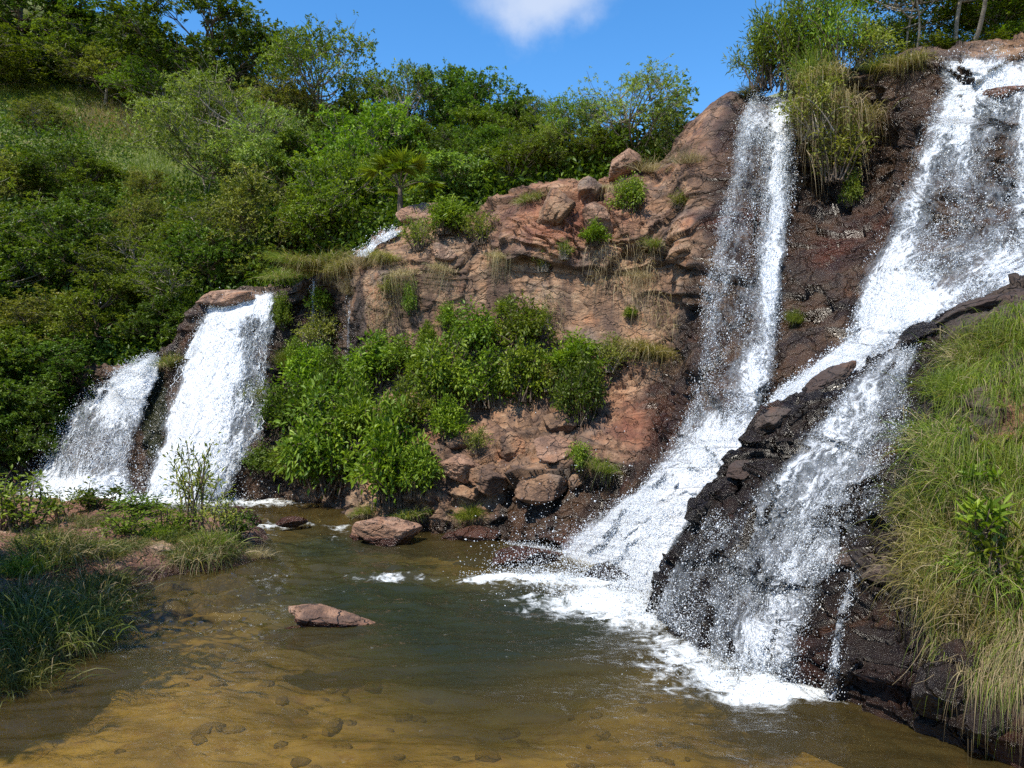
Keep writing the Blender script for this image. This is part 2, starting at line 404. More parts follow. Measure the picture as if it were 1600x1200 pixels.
# ------------------------------------------------------------------ the big cliff behind the pool
# every column: crest, three down the upper face, middle, low, waterline (photo px, py, distance m)
Zw = lambda py, z: (CAMZ - z) * F / (py - HOR)
cols = [
 [(-300,560,20.5),(-300,600,20),(-300,640,19.5),(-300,680,19),(-300,720,18.6),(-300,750,18.2),(-300,775,17.8)],
 [(40,600,20.4),(40,630,20),(40,660,19.6),(38,690,19.2),(35,720,18.8),(32,745,18.4),(30,772,17.8)],
 [(150,580,20.0),(140,615,19.6),(130,650,19.2),(122,680,18.9),(116,710,18.5),(110,740,18.1),(105,773,17.6)],
 [(245,556,19.4),(242,590,19.1),(238,625,18.8),(232,660,18.5),(222,700,18.1),(214,740,17.8),(205,774,17.4)],
 [(318,470,19.4),(308,505,19.1),(296,550,18.7),(280,600,18.3),(262,660,17.9),(250,720,17.5),(240,775,17.2)],
 [(385,456,19.1),(372,495,18.9),(358,545,18.4),(340,600,17.9),(320,660,17.5),(300,720,17.2),(285,776,17.0)],
 [(436,455,18.9),(430,500,18.7),(424,550,18.4),(415,600,17.9),(400,660,17.2),(375,720,16.9),(350,778,16.8)],
 [(462,440,18.6),(460,490,18.7),(458,540,18.6),(455,600,18.2),(448,660,17.4),(430,730,16.8),(415,780,16.5)],
 [(520,420,18.2),(520,470,18.5),(520,530,18.4),(520,590,17.9),(515,650,17.0),(505,730,16.2),(500,785,15.8)],
 [(575,385,18.0),(572,430,17.4),(570,490,17.1),(570,560,16.8),(568,640,16.0),(560,730,15.2),(560,800,14.6)],
 [(645,352,17.8),(645,400,17.1),(645,460,16.7),(645,540,16.2),(645,630,15.2),(645,730,14.2),(650,828,13.8)],
 [(735,348,17.5),(738,395,16.9),(740,450,16.5),(740,530,16.0),(740,630,14.9),(738,730,13.8),(735,833,13.4)],
 [(800,320,17.5),(800,375,16.8),(802,440,16.4),(805,530,15.8),(805,640,14.6),(800,740,13.4),(790,836,13.0)],
 [(845,298,17.4),(848,350,16.7),(850,420,16.3),(855,520,15.6),(858,640,14.3),(850,750,13.0),(830,842,12.7)],
 [(950,285,17.0),(950,340,16.3),(950,410,15.9),(952,510,15.3),(950,640,14.1),(935,750,12.8),(880,858,12.15)],
 [(1030,255,16.8),(1030,320,16.0),(1032,400,15.4),(1035,500,14.8),(1030,620,13.9),(1010,730,12.7),(925,872,11.5)],
 [(1082,190,16.2),(1068,280,15.4),(1062,370,14.8),(1060,480,14.3),(1055,600,13.5),(1030,720,12.2),(960,882,11.0)],
 [(1135,147,15.7),(1115,240,15.0),(1100,340,14.5),(1092,450,13.9),(1085,580,13.0),(1060,710,11.7),(990,895,10.5)],
 [(1190,150,15.3),(1178,240,14.7),(1165,340,14.1),(1155,450,13.5),(1140,570,12.7),(1110,690,11.3),(1030,915,9.8)],
 [(1245,152,14.9),(1240,240,14.6),(1235,330,14.2),(1232,430,13.3),(1218,550,12.2),(1180,670,10.9),(1080,940,9.2)],
 [(1310,125,14.6),(1308,200,14.8),(1305,290,14.7),(1300,385,13.3),(1285,510,12.0),(1250,640,10.7),(1150,960,8.6)],
 [(1385,105,14.3),(1380,180,14.2),(1375,270,14.0),(1365,370,12.9),(1345,490,11.7),(1320,620,10.4),(1220,980,8.2)],
 [(1452,88,14.0),(1442,170,13.4),(1425,260,13.0),(1410,360,12.4),(1395,470,11.3),(1380,600,10.0),(1300,1000,8.0)],
 [(1530,80,13.8),(1528,140,13.2),(1522,230,12.8),(1510,340,12.2),(1490,450,10.9),(1470,590,9.6),(1400,1000,8.0)],
 [(1620,72,13.6),(1620,135,12.9),(1620,220,12.6),(1620,330,12.0),(1600,430,10.5),(1580,590,9.4),(1500,1000,8.0)],
 [(1800,60,13.3),(1800,140,12.7),(1800,240,12.2),(1800,340,11.5),(1800,430,10.3),(1780,590,9.2),(1700,1000,8.0)],
 [(2300,40,12.8),(2300,140,12.2),(2300,240,11.6),(2300,340,11),(2300,430,10),(2300,590,9),(2200,1000,8.0)],
]
C = np.array([[P(*q) for q in c] for c in cols])              # ncol, 7, 3
C = C.transpose(1, 0, 2)
for k_ in range(9, 17):                       # the middle wall stands steeply above its talus
    for r_, dy in ((1, -.45), (2, -.25), (3, .1), (4, .3)):
        f_ = (C[r_, k_, 1] + dy) / C[r_, k_, 1]; z_ = C[r_, k_, 2]
        C[r_, k_] = [C[r_, k_, 0] * f_, C[r_, k_, 1] * f_, CAMZ + (z_ - CAMZ) * f_]
back1 = C[0] + np.array([0.1, 1.6, .05]); back2 = C[0] + np.array([.2, 5.0, -.4])
under = C[-1] + np.array([0, .3, 0]); under[:, 2] = -1.6
C = np.concatenate([back2[None], back1[None], C, under[None]], 0)
S = upsample(C, 620, 1150)
nrm = gnormals(S)
if nrm[300, 600, 1] > 0: nrm = -nrm
disp, crack = rough_rock(S, .22, 3)
if gnormals(S)[300, 600, 1] > 0: disp = -disp
px, py = proj(S)
# calmer rock beneath running water, rougher on the dry blocky middle
calm = np.clip(blob(px, py, [(330, 620, 90, 190, .75), (1170, 400, 60, 260, .5), (1480, 300, 120, 260, .3), (600, 480, 70, 90, .7), (760, 480, 130, 70, .62), (960, 480, 120, 80, .6), (1110, 240, 60, 120, .6)]), 0, .8)
rowv = np.linspace(0, 1, S.shape[0])[:, None]
fade = sstep(.0, .16, rowv)
amp = (1 - calm) * (.35 + .65 * fade) * (1 + .9 * np.clip(blob(px, py, [(900, 350, 130, 70, 1), (820, 740, 130, 90, .6)]), 0, 1))
S = S + disp * amp[..., None]
# features: dark recess behind the hanging plants, fissure left of the plunge, sub-ledges
CL = S
px, py = proj(S)
wet = blob(px, py, [(1180, 350, 85, 260, 1.0), (1150, 600, 100, 130, 1.0), (1400, 250, 160, 200, 1.2), (1300, 340, 90, 180, 1.3), (1500, 400, 200, 200, 1.0),
                    (1000, 800, 160, 80, 1.2), (1060, 650, 60, 80, .8), (330, 620, 120, 190, 1.2), (130, 690, 110, 100, 1.2), (490, 520, 60, 110, 1.1), (440, 680, 60, 120, .8),
                    (860, 800, 90, 40, .9), (560, 560, 14, 100, .4), (1090, 470, 40, 120, .35)])
wet = wet + sstep(.35, .05, S[..., 2]) * 1.0 + blob(px, py, [(-20, 660, 130, 90, 1.1)])  # last blob paints the left hollow's deep shade through the wet mask
moss = .1 + blob(px, py, [(480, 520, 70, 110, .35), (240, 640, 26, 100, 1.0), (1330, 130, 80, 50, .4), (1240, 500, 25, 30, .6), (850, 790, 60, 40, .25), (560, 500, 20, 90, .3), (1380, 320, 60, 100, .15), (700, 380, 90, 40, .2), (420, 740, 60, 50, .35)])
red = blob(px, py, [(1310, 385, 40, 18, 1.1), (1290, 410, 25, 14, .9), (1150, 345, 70, 16, .9), (1370, 350, 40, 20, .8), (1010, 660, 60, 60, .8), (900, 860, 60, 25, 1.2), (870, 340, 80, 55, .7), (1110, 200, 40, 60, .3), (960, 330, 60, 40, .3), (1560, 150, 40, 12, 1.2), (720, 660, 50, 40, .3)])
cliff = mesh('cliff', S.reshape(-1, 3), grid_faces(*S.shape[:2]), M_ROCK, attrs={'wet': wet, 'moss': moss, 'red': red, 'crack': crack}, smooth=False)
tag(cliff, 'red brown rock cliff around the pool', None, None, 'structure')
B_CL = Buf(CL)
tick('cliff')

# ------------------------------------------------------------------ the near rock spur with its ridge, and the right bank
sp = [
 [(1015,935,9.0),(1008,955,8.62),(1012,962,8.5),(1018,966,8.4),(1026,969,8.33),(1036,973,8.22)],
 [(1110,900,9.4),(1058,855,8.8),(1060,885,8.5),(1064,920,8.2),(1072,958,8.0),(1084,1002,7.6)],
 [(1160,880,9.5),(1108,775,8.75),(1108,830,8.4),(1112,890,8.0),(1120,950,7.6),(1140,1028,7.11)],
 [(1240,800,9.7),(1185,675,8.8),(1180,745,8.35),(1180,830,7.85),(1185,930,7.3),(1195,1052,6.71)],
 [(1290,760,9.8),(1235,622,8.9),(1228,705,8.3),(1220,810,7.7),(1222,930,7.0),(1235,1066,6.5)],
 [(1350,720,9.8),(1300,586,8.95),(1290,675,8.2),(1275,800,7.5),(1270,930,6.85),(1275,1082,6.27)],
 [(1440,690,9.8),(1395,543,8.95),(1362,640,8.05),(1335,780,7.3),(1320,930,6.6),(1320,1102,6.02)],
 [(1500,670,9.7),(1452,500,8.9),(1425,600,7.9),(1400,745,7.1),(1385,910,6.3),(1385,1122,5.78)],
 [(1560,650,9.6),(1500,475,8.8),(1480,580,7.5),(1455,720,6.7),(1445,900,6.05),(1450,1145,5.52)],
 [(1650,640,9.4),(1590,445,8.6),(1560,560,7.0),(1530,710,6.2),(1515,900,5.75),(1520,1172,5.25)],
 [(1750,640,9.0),(1680,425,8.2),(1660,560,6.5),(1630,720,5.8),(1600,900,5.45),(1600,1200,5.0)],
 [(1950,640,8.4),(1850,400,7.6),(1820,560,5.9),(1780,720,5.3),(1750,930,5.0),(1720,1235,4.72)],
 [(2300,640,8.0),(2200,380,7.0),(2150,560,5.4),(2100,740,4.8),(2050,960,4.5),(2000,1300,4.27)],
]
C = np.array([[P(*q) for q in c] for c in sp]).transpose(1, 0, 2)
u0 = C[0].copy(); u0[:, 2] = -1.2; u0[:, 1] += .3
u1 = C[-1].copy(); u1[:, 2] = -1.5; u1[:, 1] += .35; u1[:, 0] += .15
C = np.concatenate([u0[None], C, u1[None]], 0)
S = upsample(C, 520, 620)
disp, crack = rough_rock(S, .15, 31, cells=(.9, 2.2, 5.0))
if gnormals(S)[260, 300, 1] > 0: disp = -disp
px, py = proj(S)
S = S + disp * (1 + .8 * blob(px, py, [(1400, 980, 110, 140, 1)]))[..., None]
SPUR = S
px, py = proj(S)
wet = np.clip(1.1 - .9 * sstep(1450, 1560, px) + sstep(.5, .1, S[..., 2]), 0, 1.2) - blob(px, py, [(1330, 870, 60, 40, .6), (1500, 560, 60, 90, .5), (1200, 660, 25, 25, .5), (1290, 590, 60, 22, .35)])
moss = .05 + blob(px, py, [(1420, 620, 40, 60, .35), (1500, 700, 60, 200, .35), (1290, 900, 25, 50, .3), (1180, 700, 30, 30, .2)])
red = blob(px, py, [(1240, 1040, 60, 40, .7), (1400, 1080, 60, 30, .35), (1580, 1170, 60, 40, .8)])
spur = mesh('rock_spur', S.reshape(-1, 3), grid_faces(*S.shape[:2]), M_DARK, attrs={'wet': wet, 'moss': moss, 'red': red, 'crack': crack})
tag(spur, 'dark wet rock ledge running down into the pool', None, None, 'structure')
B_SP = Buf(SPUR)
tick('spur')

# ------------------------------------------------------------------ hillside behind
hill = {
 -1800:[(830,14),(600,17),(380,22),(150,30),(20,42),(0,70),(300,200)],
 -500:[(800,17.5),(620,20),(400,26),(220,34),(60,44),(40,62),(400,200)],
 -100:[(790,17.8),(620,20.5),(420,26),(240,34),(90,44),(70,62),(400,200)],
 100:[(770,18.9),(590,21),(420,26),(250,34),(125,44),(105,62),(420,200)],
 300:[(770,19.6),(510,21),(390,25.5),(270,33),(185,43),(170,62),(440,200)],
 500:[(770,19.9),(440,20.3),(370,25),(280,32),(225,42),(235,62),(460,200)],
 700:[(800,19.4),(362,19.6),(325,23),(285,30),(262,40),(290,62),(480,200)],
 900:[(800,19),(296,18.9),(275,21.5),(262,27),(262,38),(320,62),(500,200)],
 1100:[(800,17.9),(225,17.9),(228,20),(232,25),(250,36),(350,62),(520,200)],
 1400:[(800,16.4),(150,16.2),(140,18.4),(150,23),(180,34),(320,62),(520,200)],
 1900:[(800,15.6),(110,15.4),(100,17.5),(110,22),(140,32),(260,62),(520,200)],
 3000:[(800,14.6),(20,13.4),(10,15.5),(30,20),(60,30),(200,60),(500,200)],
}
C = np.array([[P(k, a, b_) for (a, b_) in v] for k, v in hill.items()]).transpose(1, 0, 2)
S = upsample(C, 260, 460)
S[..., 2] += fbm(S * .35, 90, 4) * .55 * sstep(19, 24, S[..., 1]) + fbm(S * 2, 95, 3) * .06
HILL = S
hl = mesh('hillside', S.reshape(-1, 3), grid_faces(*S.shape[:2]), M_SOIL, smooth=True)
tag(hl, 'grassy hillside rising behind the falls', None, None, 'structure')
B_HI = Buf(upsample(S, 900, 1500))
tick('hill')

# ------------------------------------------------------------------ pool bed and water
def water_level(x, y):
    return .2 * sstep(13.9, 14.7, y + .12 * np.sin(x * 2.1)) 
ys = np.concatenate([np.linspace(-60, .5, 30), .5 * np.exp(np.linspace(0, math.log(24 / .5), 330)), np.linspace(25, 60, 12)])
xs = np.concatenate([np.linspace(-80, -15, 14), np.linspace(-14, 12, 420), np.linspace(13, 80, 14)])
X, Y = np.meshgrid(xs, ys)
g = np.stack([X, Y, X * 0], -1)
px, py = proj(g)
deep = np.clip(blob(px, py, [(700, 1000, 230, 60, .9), (560, 930, 200, 45, .7), (850, 960, 160, 50, .6), (480, 850, 90, 25, .5), (1100, 1080, 130, 40, .35)]), 0, 1) * (Y > 2)
shoal = blob(px, py, [(350, 1100, 300, 60, .3), (650, 870, 90, 20, .3), (900, 1150, 300, 50, .15)]) * (Y > 2)
Zb = -.50 - .22 * deep + .2 * shoal + .05 * fbm(g * .6, 209, 3) + .09 * fbm(g * 1.5, 200, 4) + .04 * fbm(g * 5, 205, 3) + .05 * np.clip(facet(g * np.array([2.6, 2.6, 1]), 207)[0], 0, 1)
Zb = Zb + np.maximum(0, (-2.5 - Y)) * .28 + np.maximum(0, -11 - X) * .25 + np.maximum(0, X - 7) * .1
Zb = np.minimum(Zb, 2.5 + .2 * fbm(g * .2, 210, 3))
g[..., 2] = Zb
BEDX, BEDY, BEDZ = xs, ys, Zb
def bed_z(x, y): return float(BEDZ[np.searchsorted(BEDY, y), np.searchsorted(BEDX, x)])
m, nt = mat('pool_bed_sand')
gp = nt.nodes.new('ShaderNodeNewGeometry').outputs['Position']
c = ramp(nt, noise(nt, gp, 1.1, 7, .65), [(.28, (.10, .07, .035)), (.42, (.22, .165, .07)), (.52, (.35, .265, .11)), (.62, (.44, .34, .15)), (.8, (.54, .44, .24))])
c = mixrgb(nt, maprange(nt, noise(nt, mapping(nt, gp, loc=(4, 2, 0)), 3.6, 8, .8), .48, .72), c, (.20, .11, .03))
vo = nt.nodes.new('ShaderNodeTexVoronoi'); vo.inputs['Scale'].default_value = 3.2; L(nt, gp, vo.inputs['Vector'])
c = mixrgb(nt, math_(nt, 'MULTIPLY', maprange(nt, vo.outputs['Distance'], .25, .1), .35), c, (.30, .16, .06))
b = N(nt, 'ShaderNodeBsdfPrincipled', Roughness=.9); L(nt, c, b.inputs['Base Color'])
o = N(nt, 'ShaderNodeOutputMaterial'); L(nt, b.outputs[0], o.inputs[0])
bed = tag(mesh('pool_bed', g.reshape(-1, 3), grid_faces(*X.shape, up=True), m, smooth=True), 'sandy golden bed of the pool', None, None, 'structure')

ys = 1.2 * np.exp(np.linspace(0, math.log(21.5 / 1.2), 700)); ys = np.concatenate([np.linspace(-12, 1.1, 20), ys])
xs = np.linspace(-16, 9.5, 760)
X, Y = np.meshgrid(xs, ys)
g = np.stack([X, Y, X * 0], -1)
px, py = proj(np.stack([X, Y, water_level(X, Y)], -1))
rap = np.clip(blob(px, py, [(440, 818, 110, 12, 1), (520, 850, 90, 20, .4), (640, 890, 120, 25, .5), (900, 930, 160, 40, .8), (1150, 1060, 150, 40, .9), (300, 775, 260, 16, .9), (330, 960, 130, 50, 1.2), (430, 900, 120, 30, .5)]), 0, 1.5) * (Y > 2)
q = g * np.array([1, 1, 1]) + .25 * np.stack([fbm(g * .7, 300, 3), fbm(g * .7, 310, 3), 0 * X], -1)
wv = fbm(q * np.array([1.6, 3.6, 1]), 320, 4) * .042 + fbm(q * np.array([5, 11, 1]), 330, 3) * .006 * (1 + 3 * rap)
g[..., 2] = water_level(X, Y) + wv * (1 + 2.2 * rap) + .05 * rap * fbm(q * 4, 340, 3)
foam = blob(px, py, [(900, 905, 140, 12, .95), (950, 935, 80, 26, .95), (1000, 968, 60, 18, .9), (900, 950, 130, 26, .45), (1080, 1010, 60, 20, .5), (800, 905, 60, 7, .7), (740, 908, 40, 5, .5), (1150, 1062, 100, 22, .92), (1220, 1084, 70, 20, .9), (1080, 1035, 70, 24, .7), (1130, 1085, 130, 24, .4), (1020, 1000, 60, 20, .45),
                     (600, 905, 50, 8, .48), (640, 895, 40, 10, .42), (440, 823, 70, 4, .9), (385, 820, 30, 6, .6), (530, 826, 20, 5, .8), (520, 845, 16, 6, .45), (605, 900, 14, 8, .4), (1290, 1090, 30, 12, .5),
                     (240, 778, 190, 14, 1.3), (420, 786, 60, 5, .7), (130, 770, 120, 12, 1.0), (560, 858, 20, 4, .35), (545, 925, 40, 6, .3), (880, 990, 60, 14, .3), (850, 940, 150, 26, .22), (1030, 1030, 90, 26, .25), (330, 960, 60, 24, .2)]) * (Y > 2)
m, nt = mat('pool_water')
gp = nt.nodes.new('ShaderNodeNewGeometry').outputs['Position']
dp = attr(nt, 'deep')
tr = nt.nodes.new('ShaderNodeBsdfTransparent')
L(nt, mixrgb(nt, dp, (.82, .72, .44), (.18, .23, .13)), tr.inputs[0])
murk = N(nt, 'ShaderNodeBsdfDiffuse'); L(nt, mixrgb(nt, dp, (.13, .095, .032), (.028, .034, .02)), murk.inputs[0])
mm = nt.nodes.new('ShaderNodeMixShader'); L(nt, maprange(nt, dp, 0, 1, .25, .6, False), mm.inputs[0]); L(nt, tr.outputs[0], mm.inputs[1]); L(nt, murk.outputs[0], mm.inputs[2])
h1 = noise(nt, mapping(nt, gp, (2.2, 4.4, 1), rot=(0, 0, .3)), 1.0, 6, .62, 1.2)
h2 = noise(nt, mapping(nt, gp, (11, 18, 1), rot=(0, 0, -.2)), 1.0, 4, .6, .5)
hh = math_(nt, 'ADD', h1, math_(nt, 'MULTIPLY', h2, .3))
bp = N(nt, 'ShaderNodeBump', Strength=.6, Distance=.05); L(nt, hh, bp.inputs['Height'])
gl = N(nt, 'ShaderNodeBsdfGlossy', Roughness=.04); L(nt, bp.outputs[0], gl.inputs['Normal'])
fr = N(nt, 'ShaderNodeFresnel', IOR=1.33); L(nt, bp.outputs[0], fr.inputs['Normal'])
ws = nt.nodes.new('ShaderNodeMixShader'); L(nt, fr.outputs[0], ws.inputs[0]); L(nt, mm.outputs[0], ws.inputs[1]); L(nt, gl.outputs[0], ws.inputs[2])
fm = attr(nt, 'foam')
fn = math_(nt, 'ADD', math_(nt, 'MULTIPLY', noise(nt, gp, 7, 7, .72, .6), 1.5), math_(nt, 'SUBTRACT', math_(nt, 'MULTIPLY', noise(nt, gp, 2.2, 4, .6, .4), .9), .70)); fv = nt.nodes.new('ShaderNodeTexVoronoi'); fv.feature = 'DISTANCE_TO_EDGE'; fv.inputs['Scale'].default_value = 7
L(nt, mapping(nt, gp, (1, 1.2, 1)), fv.inputs['Vector'])
ff = math_(nt, 'ADD', math_(nt, 'ADD', fn, math_(nt, 'MULTIPLY', maprange(nt, fv.outputs['Distance'], 0, .2, 1, 0), .10)), math_(nt, 'SUBTRACT', math_(nt, 'MULTIPLY', fm, .62), .98))
ff = maprange(nt, ff, -.14, .42, 0., .96)
fd = N(nt, 'ShaderNodeBsdfPrincipled', Roughness=.5); fd.inputs['Base Color'].default_value = (.9, .93, .93, 1)
bp2 = N(nt, 'ShaderNodeBump', Strength=.8, Distance=.05); L(nt, fn, bp2.inputs['Height']); L(nt, bp2.outputs[0], fd.inputs['Normal'])
fs = nt.nodes.new('ShaderNodeMixShader'); L(nt, ff, fs.inputs[0]); L(nt, ws.outputs[0], fs.inputs[1]); L(nt, fd.outputs[0], fs.inputs[2])
o = N(nt, 'ShaderNodeOutputMaterial'); L(nt, fs.outputs[0], o.inputs[0])
deepw = np.clip(blob(px, py, [(740, 1000, 250, 70, 1.0), (600, 870, 160, 30, .45), (560, 930, 220, 45, .8), (850, 960, 160, 50, .7), (720, 1070, 110, 30, .45), (480, 850, 110, 25, .8), (1100, 1080, 130, 40, .4)]), 0, 1) * (Y > 2)
water = tag(mesh('pool_water', g.reshape(-1, 3), grid_faces(*X.shape, up=True), m, smooth=True, attrs={'foam': foam, 'deep': deepw}), 'clear brown pool water', None, None, 'structure')

# ------------------------------------------------------------------ low left bank
shore = np.array([(-16, 3.5), (-8, 4.3), (-4.4, 6.3), (-3.95, 6.9), (-4.05, 7.6), (-4.5, 8.4), (-4.9, 9.2), (-4.6, 10.0), (-4.35, 10.5), (-3.75, 10.9), (-3.7, 11.6), (-4.1, 12.2), (-4.3, 13.4), (-4.9, 14.3), (-6.5, 15.2), (-9, 15.6), (-16, 16.4)])
xs = np.linspace(-16, -3.2, 330); ys = np.linspace(3.2, 16.8, 330)
X, Y = np.meshgrid(xs, ys)
def shore_dist(X, Y):
    """positive inside the bank"""
    d = np.full(X.shape, 1e9); ins = np.zeros(X.shape, bool); n = len(shore)
    for i in range(n):
        a = shore[i]; b_ = shore[(i + 1) % n]; e = b_ - a
        t = np.clip(((X - a[0]) * e[0] + (Y - a[1]) * e[1]) / (e @ e), 0, 1)
        if i < n - 1: d = np.minimum(d, np.hypot(X - a[0] - t * e[0], Y - a[1] - t * e[1]))
        c = ((a[1] > Y) != (b_[1] > Y)) & (X < (b_[0] - a[0]) * (Y - a[1]) / (b_[1] - a[1] + 1e-12) + a[0]); ins ^= c
    return np.where(ins, d, -d)
dd = shore_dist(X, Y)
g = np.stack([X, Y, X * 0], -1)
dd = dd + .22 * fbm(g * 1.6, 430, 4)
Z = -1.9 + 1.6 * sstep(-.62, -.02, dd) + .38 * sstep(-.5, .25, dd) + .35 * sstep(.1, 1.6, dd) + .12 * fbm(g * 1.3, 400, 4) * sstep(-.3, .6, dd) + .05 * fbm(g * 5, 410, 3) + .15 * sstep(13, 14.5, Y)
f1, e1 = facet(g * np.array([1.8, 1.8, 1]), 420)
Z = Z + .07 * f1 * sstep(-.4, .4, dd)
g[..., 2] = Z
sel = grid_faces(*X.shape, up=True); sel = sel[dd.ravel()[sel].min(1) > -.6]
BANK = (xs, ys, Z)
wetb = sstep(.28, .05, Z)
bank = tag(mesh('river_bank', g.reshape(-1, 3), sel, M_BANKR, attrs={'wet': wetb * .8, 'moss': .25 + 0 * Z, 'red': .25 + 0 * Z, 'crack': (1 - sstep(0, .1, e1)) * .5}), 'low stony left bank of the pool', None, None, 'structure')
def bank_z(x, y):
    i = np.clip(np.searchsorted(ys, y), 0, len(ys) - 1); j = np.clip(np.searchsorted(xs, x), 0, len(xs) - 1)
    return Z[i, j]
tick('bank')
M_BANKG = leaf_material('bank_grass_dark', (.03, .045, .008), (.075, .095, .016), (.15, .15, .035), tr=.3, dead=1)
# ------------------------------------------------------------------ falling water
def poly(pts, t):
    p = np.array(pts, float); d = np.r_[0, np.cumsum(np.hypot(*np.diff(p, axis=0).T))]; d /= d[-1]
    return np.stack([np.interp(t, d, p[:, 0]), np.interp(t, d, p[:, 1])], -1)
OCT_V = np.array([(1, 0, 0), (-1, 0, 0), (0, 1, 0), (0, -1, 0), (0, 0, 1), (0, 0, -1)], float)
OCT_F = np.array([(0, 2, 4), (2, 1, 4), (1, 3, 4), (3, 0, 4), (2, 0, 5), (1, 2, 5), (3, 1, 5), (0, 3, 5)])
def drops_mesh(name, pts, size, flow, parent, stretch=1.8):
    keep_ = RS.rand(len(pts)) < .5; pts, size, flow = pts[keep_], size[keep_] * .42, flow[keep_]
    n = len(pts)
    f = flow / (np.linalg.norm(flow, axis=-1, keepdims=True) + 1e-9)
    a = np.cross(f, np.array([.3, .9, .1])); a /= np.linalg.norm(a, axis=-1, keepdims=True) + 1e-9
    b_ = np.cross(f, a)
    st = 1 + (stretch - 1) * RS.rand(n, 1) * 2
    V = pts[:, None] + size[:, None, None] * (OCT_V[None, :, :1] * a[:, None] + OCT_V[None, :, 1:2] * b_[:, None] + OCT_V[None, :, 2:] * f[:, None] * st[:, None])
    Fc = (np.arange(n)[:, None, None] * 6 + OCT_F[None]).reshape(-1, 3)
    o = mesh(name, V.reshape(-1, 3), Fc, M_DROP, parent, smooth=True); o['kind'] = 'stuff'; return o
def fall(label, left, right, buf, dl, base=.5, off=.12, ns=90, nt_=260, ndrop=6000, nstrand=400, srad=.012, dsize=.009, spread=.14, cat='waterfall', name='waterfall', group=None, edge=.14, floor_z=.03, thick=.0, puff=.03):
    t = np.linspace(0, 1, nt_); s_ = np.linspace(0, 1, ns)
    Lp = poly(left, t); Rp = poly(right, t)
    pp = Lp[:, None] * (1 - s_[None, :, None]) + Rp[:, None] * s_[None, :, None]
    D = buf.depth(pp[..., 0], pp[..., 1], True)
    for _ in range(3):
        D = np.minimum(D, np.minimum(np.pad(D, ((1, 0), (0, 0)), mode='edge')[:-1], np.pad(D, ((0, 1), (0, 0)), mode='edge')[1:]))
        D = np.minimum(D, np.minimum(np.pad(D, ((0, 0), (1, 0)), mode='edge')[:, :-1], np.pad(D, ((0, 0), (0, 1)), mode='edge')[:, 1:]))
    ks = 9
    for _ in range(2):
        Dp = np.pad(D, ((ks, ks), (0, 0)), mode='edge'); D = np.mean([Dp[i:i + nt_] for i in range(2 * ks + 1)], 0)
        Dp = np.pad(D, ((0, 0), (3, 3)), mode='edge'); D = np.mean([Dp[:, i:i + ns] for i in range(7)], 0)
    D = np.minimum(D, buf.depth(pp[..., 0], pp[..., 1], False) - .01)
    prof = off * (.35 + .65 * np.sin(np.clip(s_, 0, 1) * math.pi)) * sstep(0, .12, t)[:, None]
    G = P(pp[..., 0], pp[..., 1], D - prof - .04)
    G[..., 1] -= puff * (1 + fbm(np.stack([pp[..., 0] * .035, pp[..., 1] * .012, 0 * D], -1), 555, 4) * 2)
    G[..., 2] = np.maximum(G[..., 2], floor_z - .05)
    wd = np.linalg.norm(np.diff(G, axis=1), axis=-1); U = np.concatenate([np.zeros((nt_, 1)), np.cumsum(wd, 1)], 1)
    U = U - U[:, ns // 2][:, None]
    hl_ = np.linalg.norm(np.diff(G[:, ns // 2], axis=0), axis=-1); Vv = np.r_[0, np.cumsum(hl_)][:, None] + 0 * U
    dens = base + blob(pp[..., 0], pp[..., 1], dl)
    en = .5 * fbm(np.stack([s_[None] * 4 + 0 * D, t[:, None] * 14 + 0 * D, 0 * D], -1), 77, 3)
    ed = np.minimum(s_, 1 - s_)[None] / edge + en
    dens = dens * sstep(-.1, 1, ed)
    dens = dens * sstep(-.02, .03, t)[:, None]
    root = empty(name, G[-1, ns // 2]); tag(root, label, cat, group)
    org = np.array(root.location)
    Gl = G - org
    mesh('water_sheet', Gl.reshape(-1, 3), grid_faces(nt_, ns), M_FALL, root, attrs={'dens': dens}, uv=np.stack([U, Vv], -1).reshape(-1, 2), smooth=True)
    # drops and strands follow the sheet, clumped by the same kind of noise
    def sample(n):
        k = n * 6
        a = RS.rand(k) * (ns - 1.01); b_ = RS.rand(k) * (nt_ - 1.01); i = b_.astype(int); j = a.astype(int)
        cl = vnoise(np.stack([U[i, j] * 5, Vv[i, j] * 1.3, 0 * a], -1), 91) * .5 + vnoise(np.stack([U[i, j] * 14, Vv[i, j] * 4, 0 * a], -1), 92) * .5
        pr = np.clip(dens[i, j], 0, 1) * (1.15 - .75 * np.clip(dens[i, j], 0, 1)) * np.clip(.40 + 1.3 * cl, .02, 1)
        ok = RS.rand(k) < pr
        return i[ok][:n], j[ok][:n]
    i, j = sample(ndrop)
    fl = G[np.minimum(i + 1, nt_ - 1), j] - G[i, j] + 1e-4
    jit = RS.randn(len(i), 3) * np.array([.7, .5, .7]) * .05
    outw = np.abs(RS.randn(len(i))) * spread
    pts = Gl[i, j] + jit + outw[:, None] * np.array([-.15, -.8, .25])
    sz = dsize * np.exp(RS.randn(len(i)) * .45)
    drops_mesh('spray', pts, sz, fl, root)
    if nstrand:
        i, j = sample(int(nstrand * .12)); m = len(i); K = 12
        step = RS.uniform(1.2, 3.0, m) * nt_ / 260; ph = RS.rand(m) * 9
        rows = []; 
        for k in range(K):
            ii = np.clip(i + step * k, 0, nt_ - 1).astype(int)
            jj = np.clip(j + .5 * np.sin(ph + k * .6) + k * RS.uniform(-.25, .25, m), 0, ns - 1).astype(int)
            rows.append(Gl[ii, jj] + np.stack([.02 * np.sin(ph * 3 + k * 1.3), -.03 - .03 * np.sin(ph + k * .4), 0 * ph], -1))
        R = np.stack(rows, 1)                                   # m, K, 3
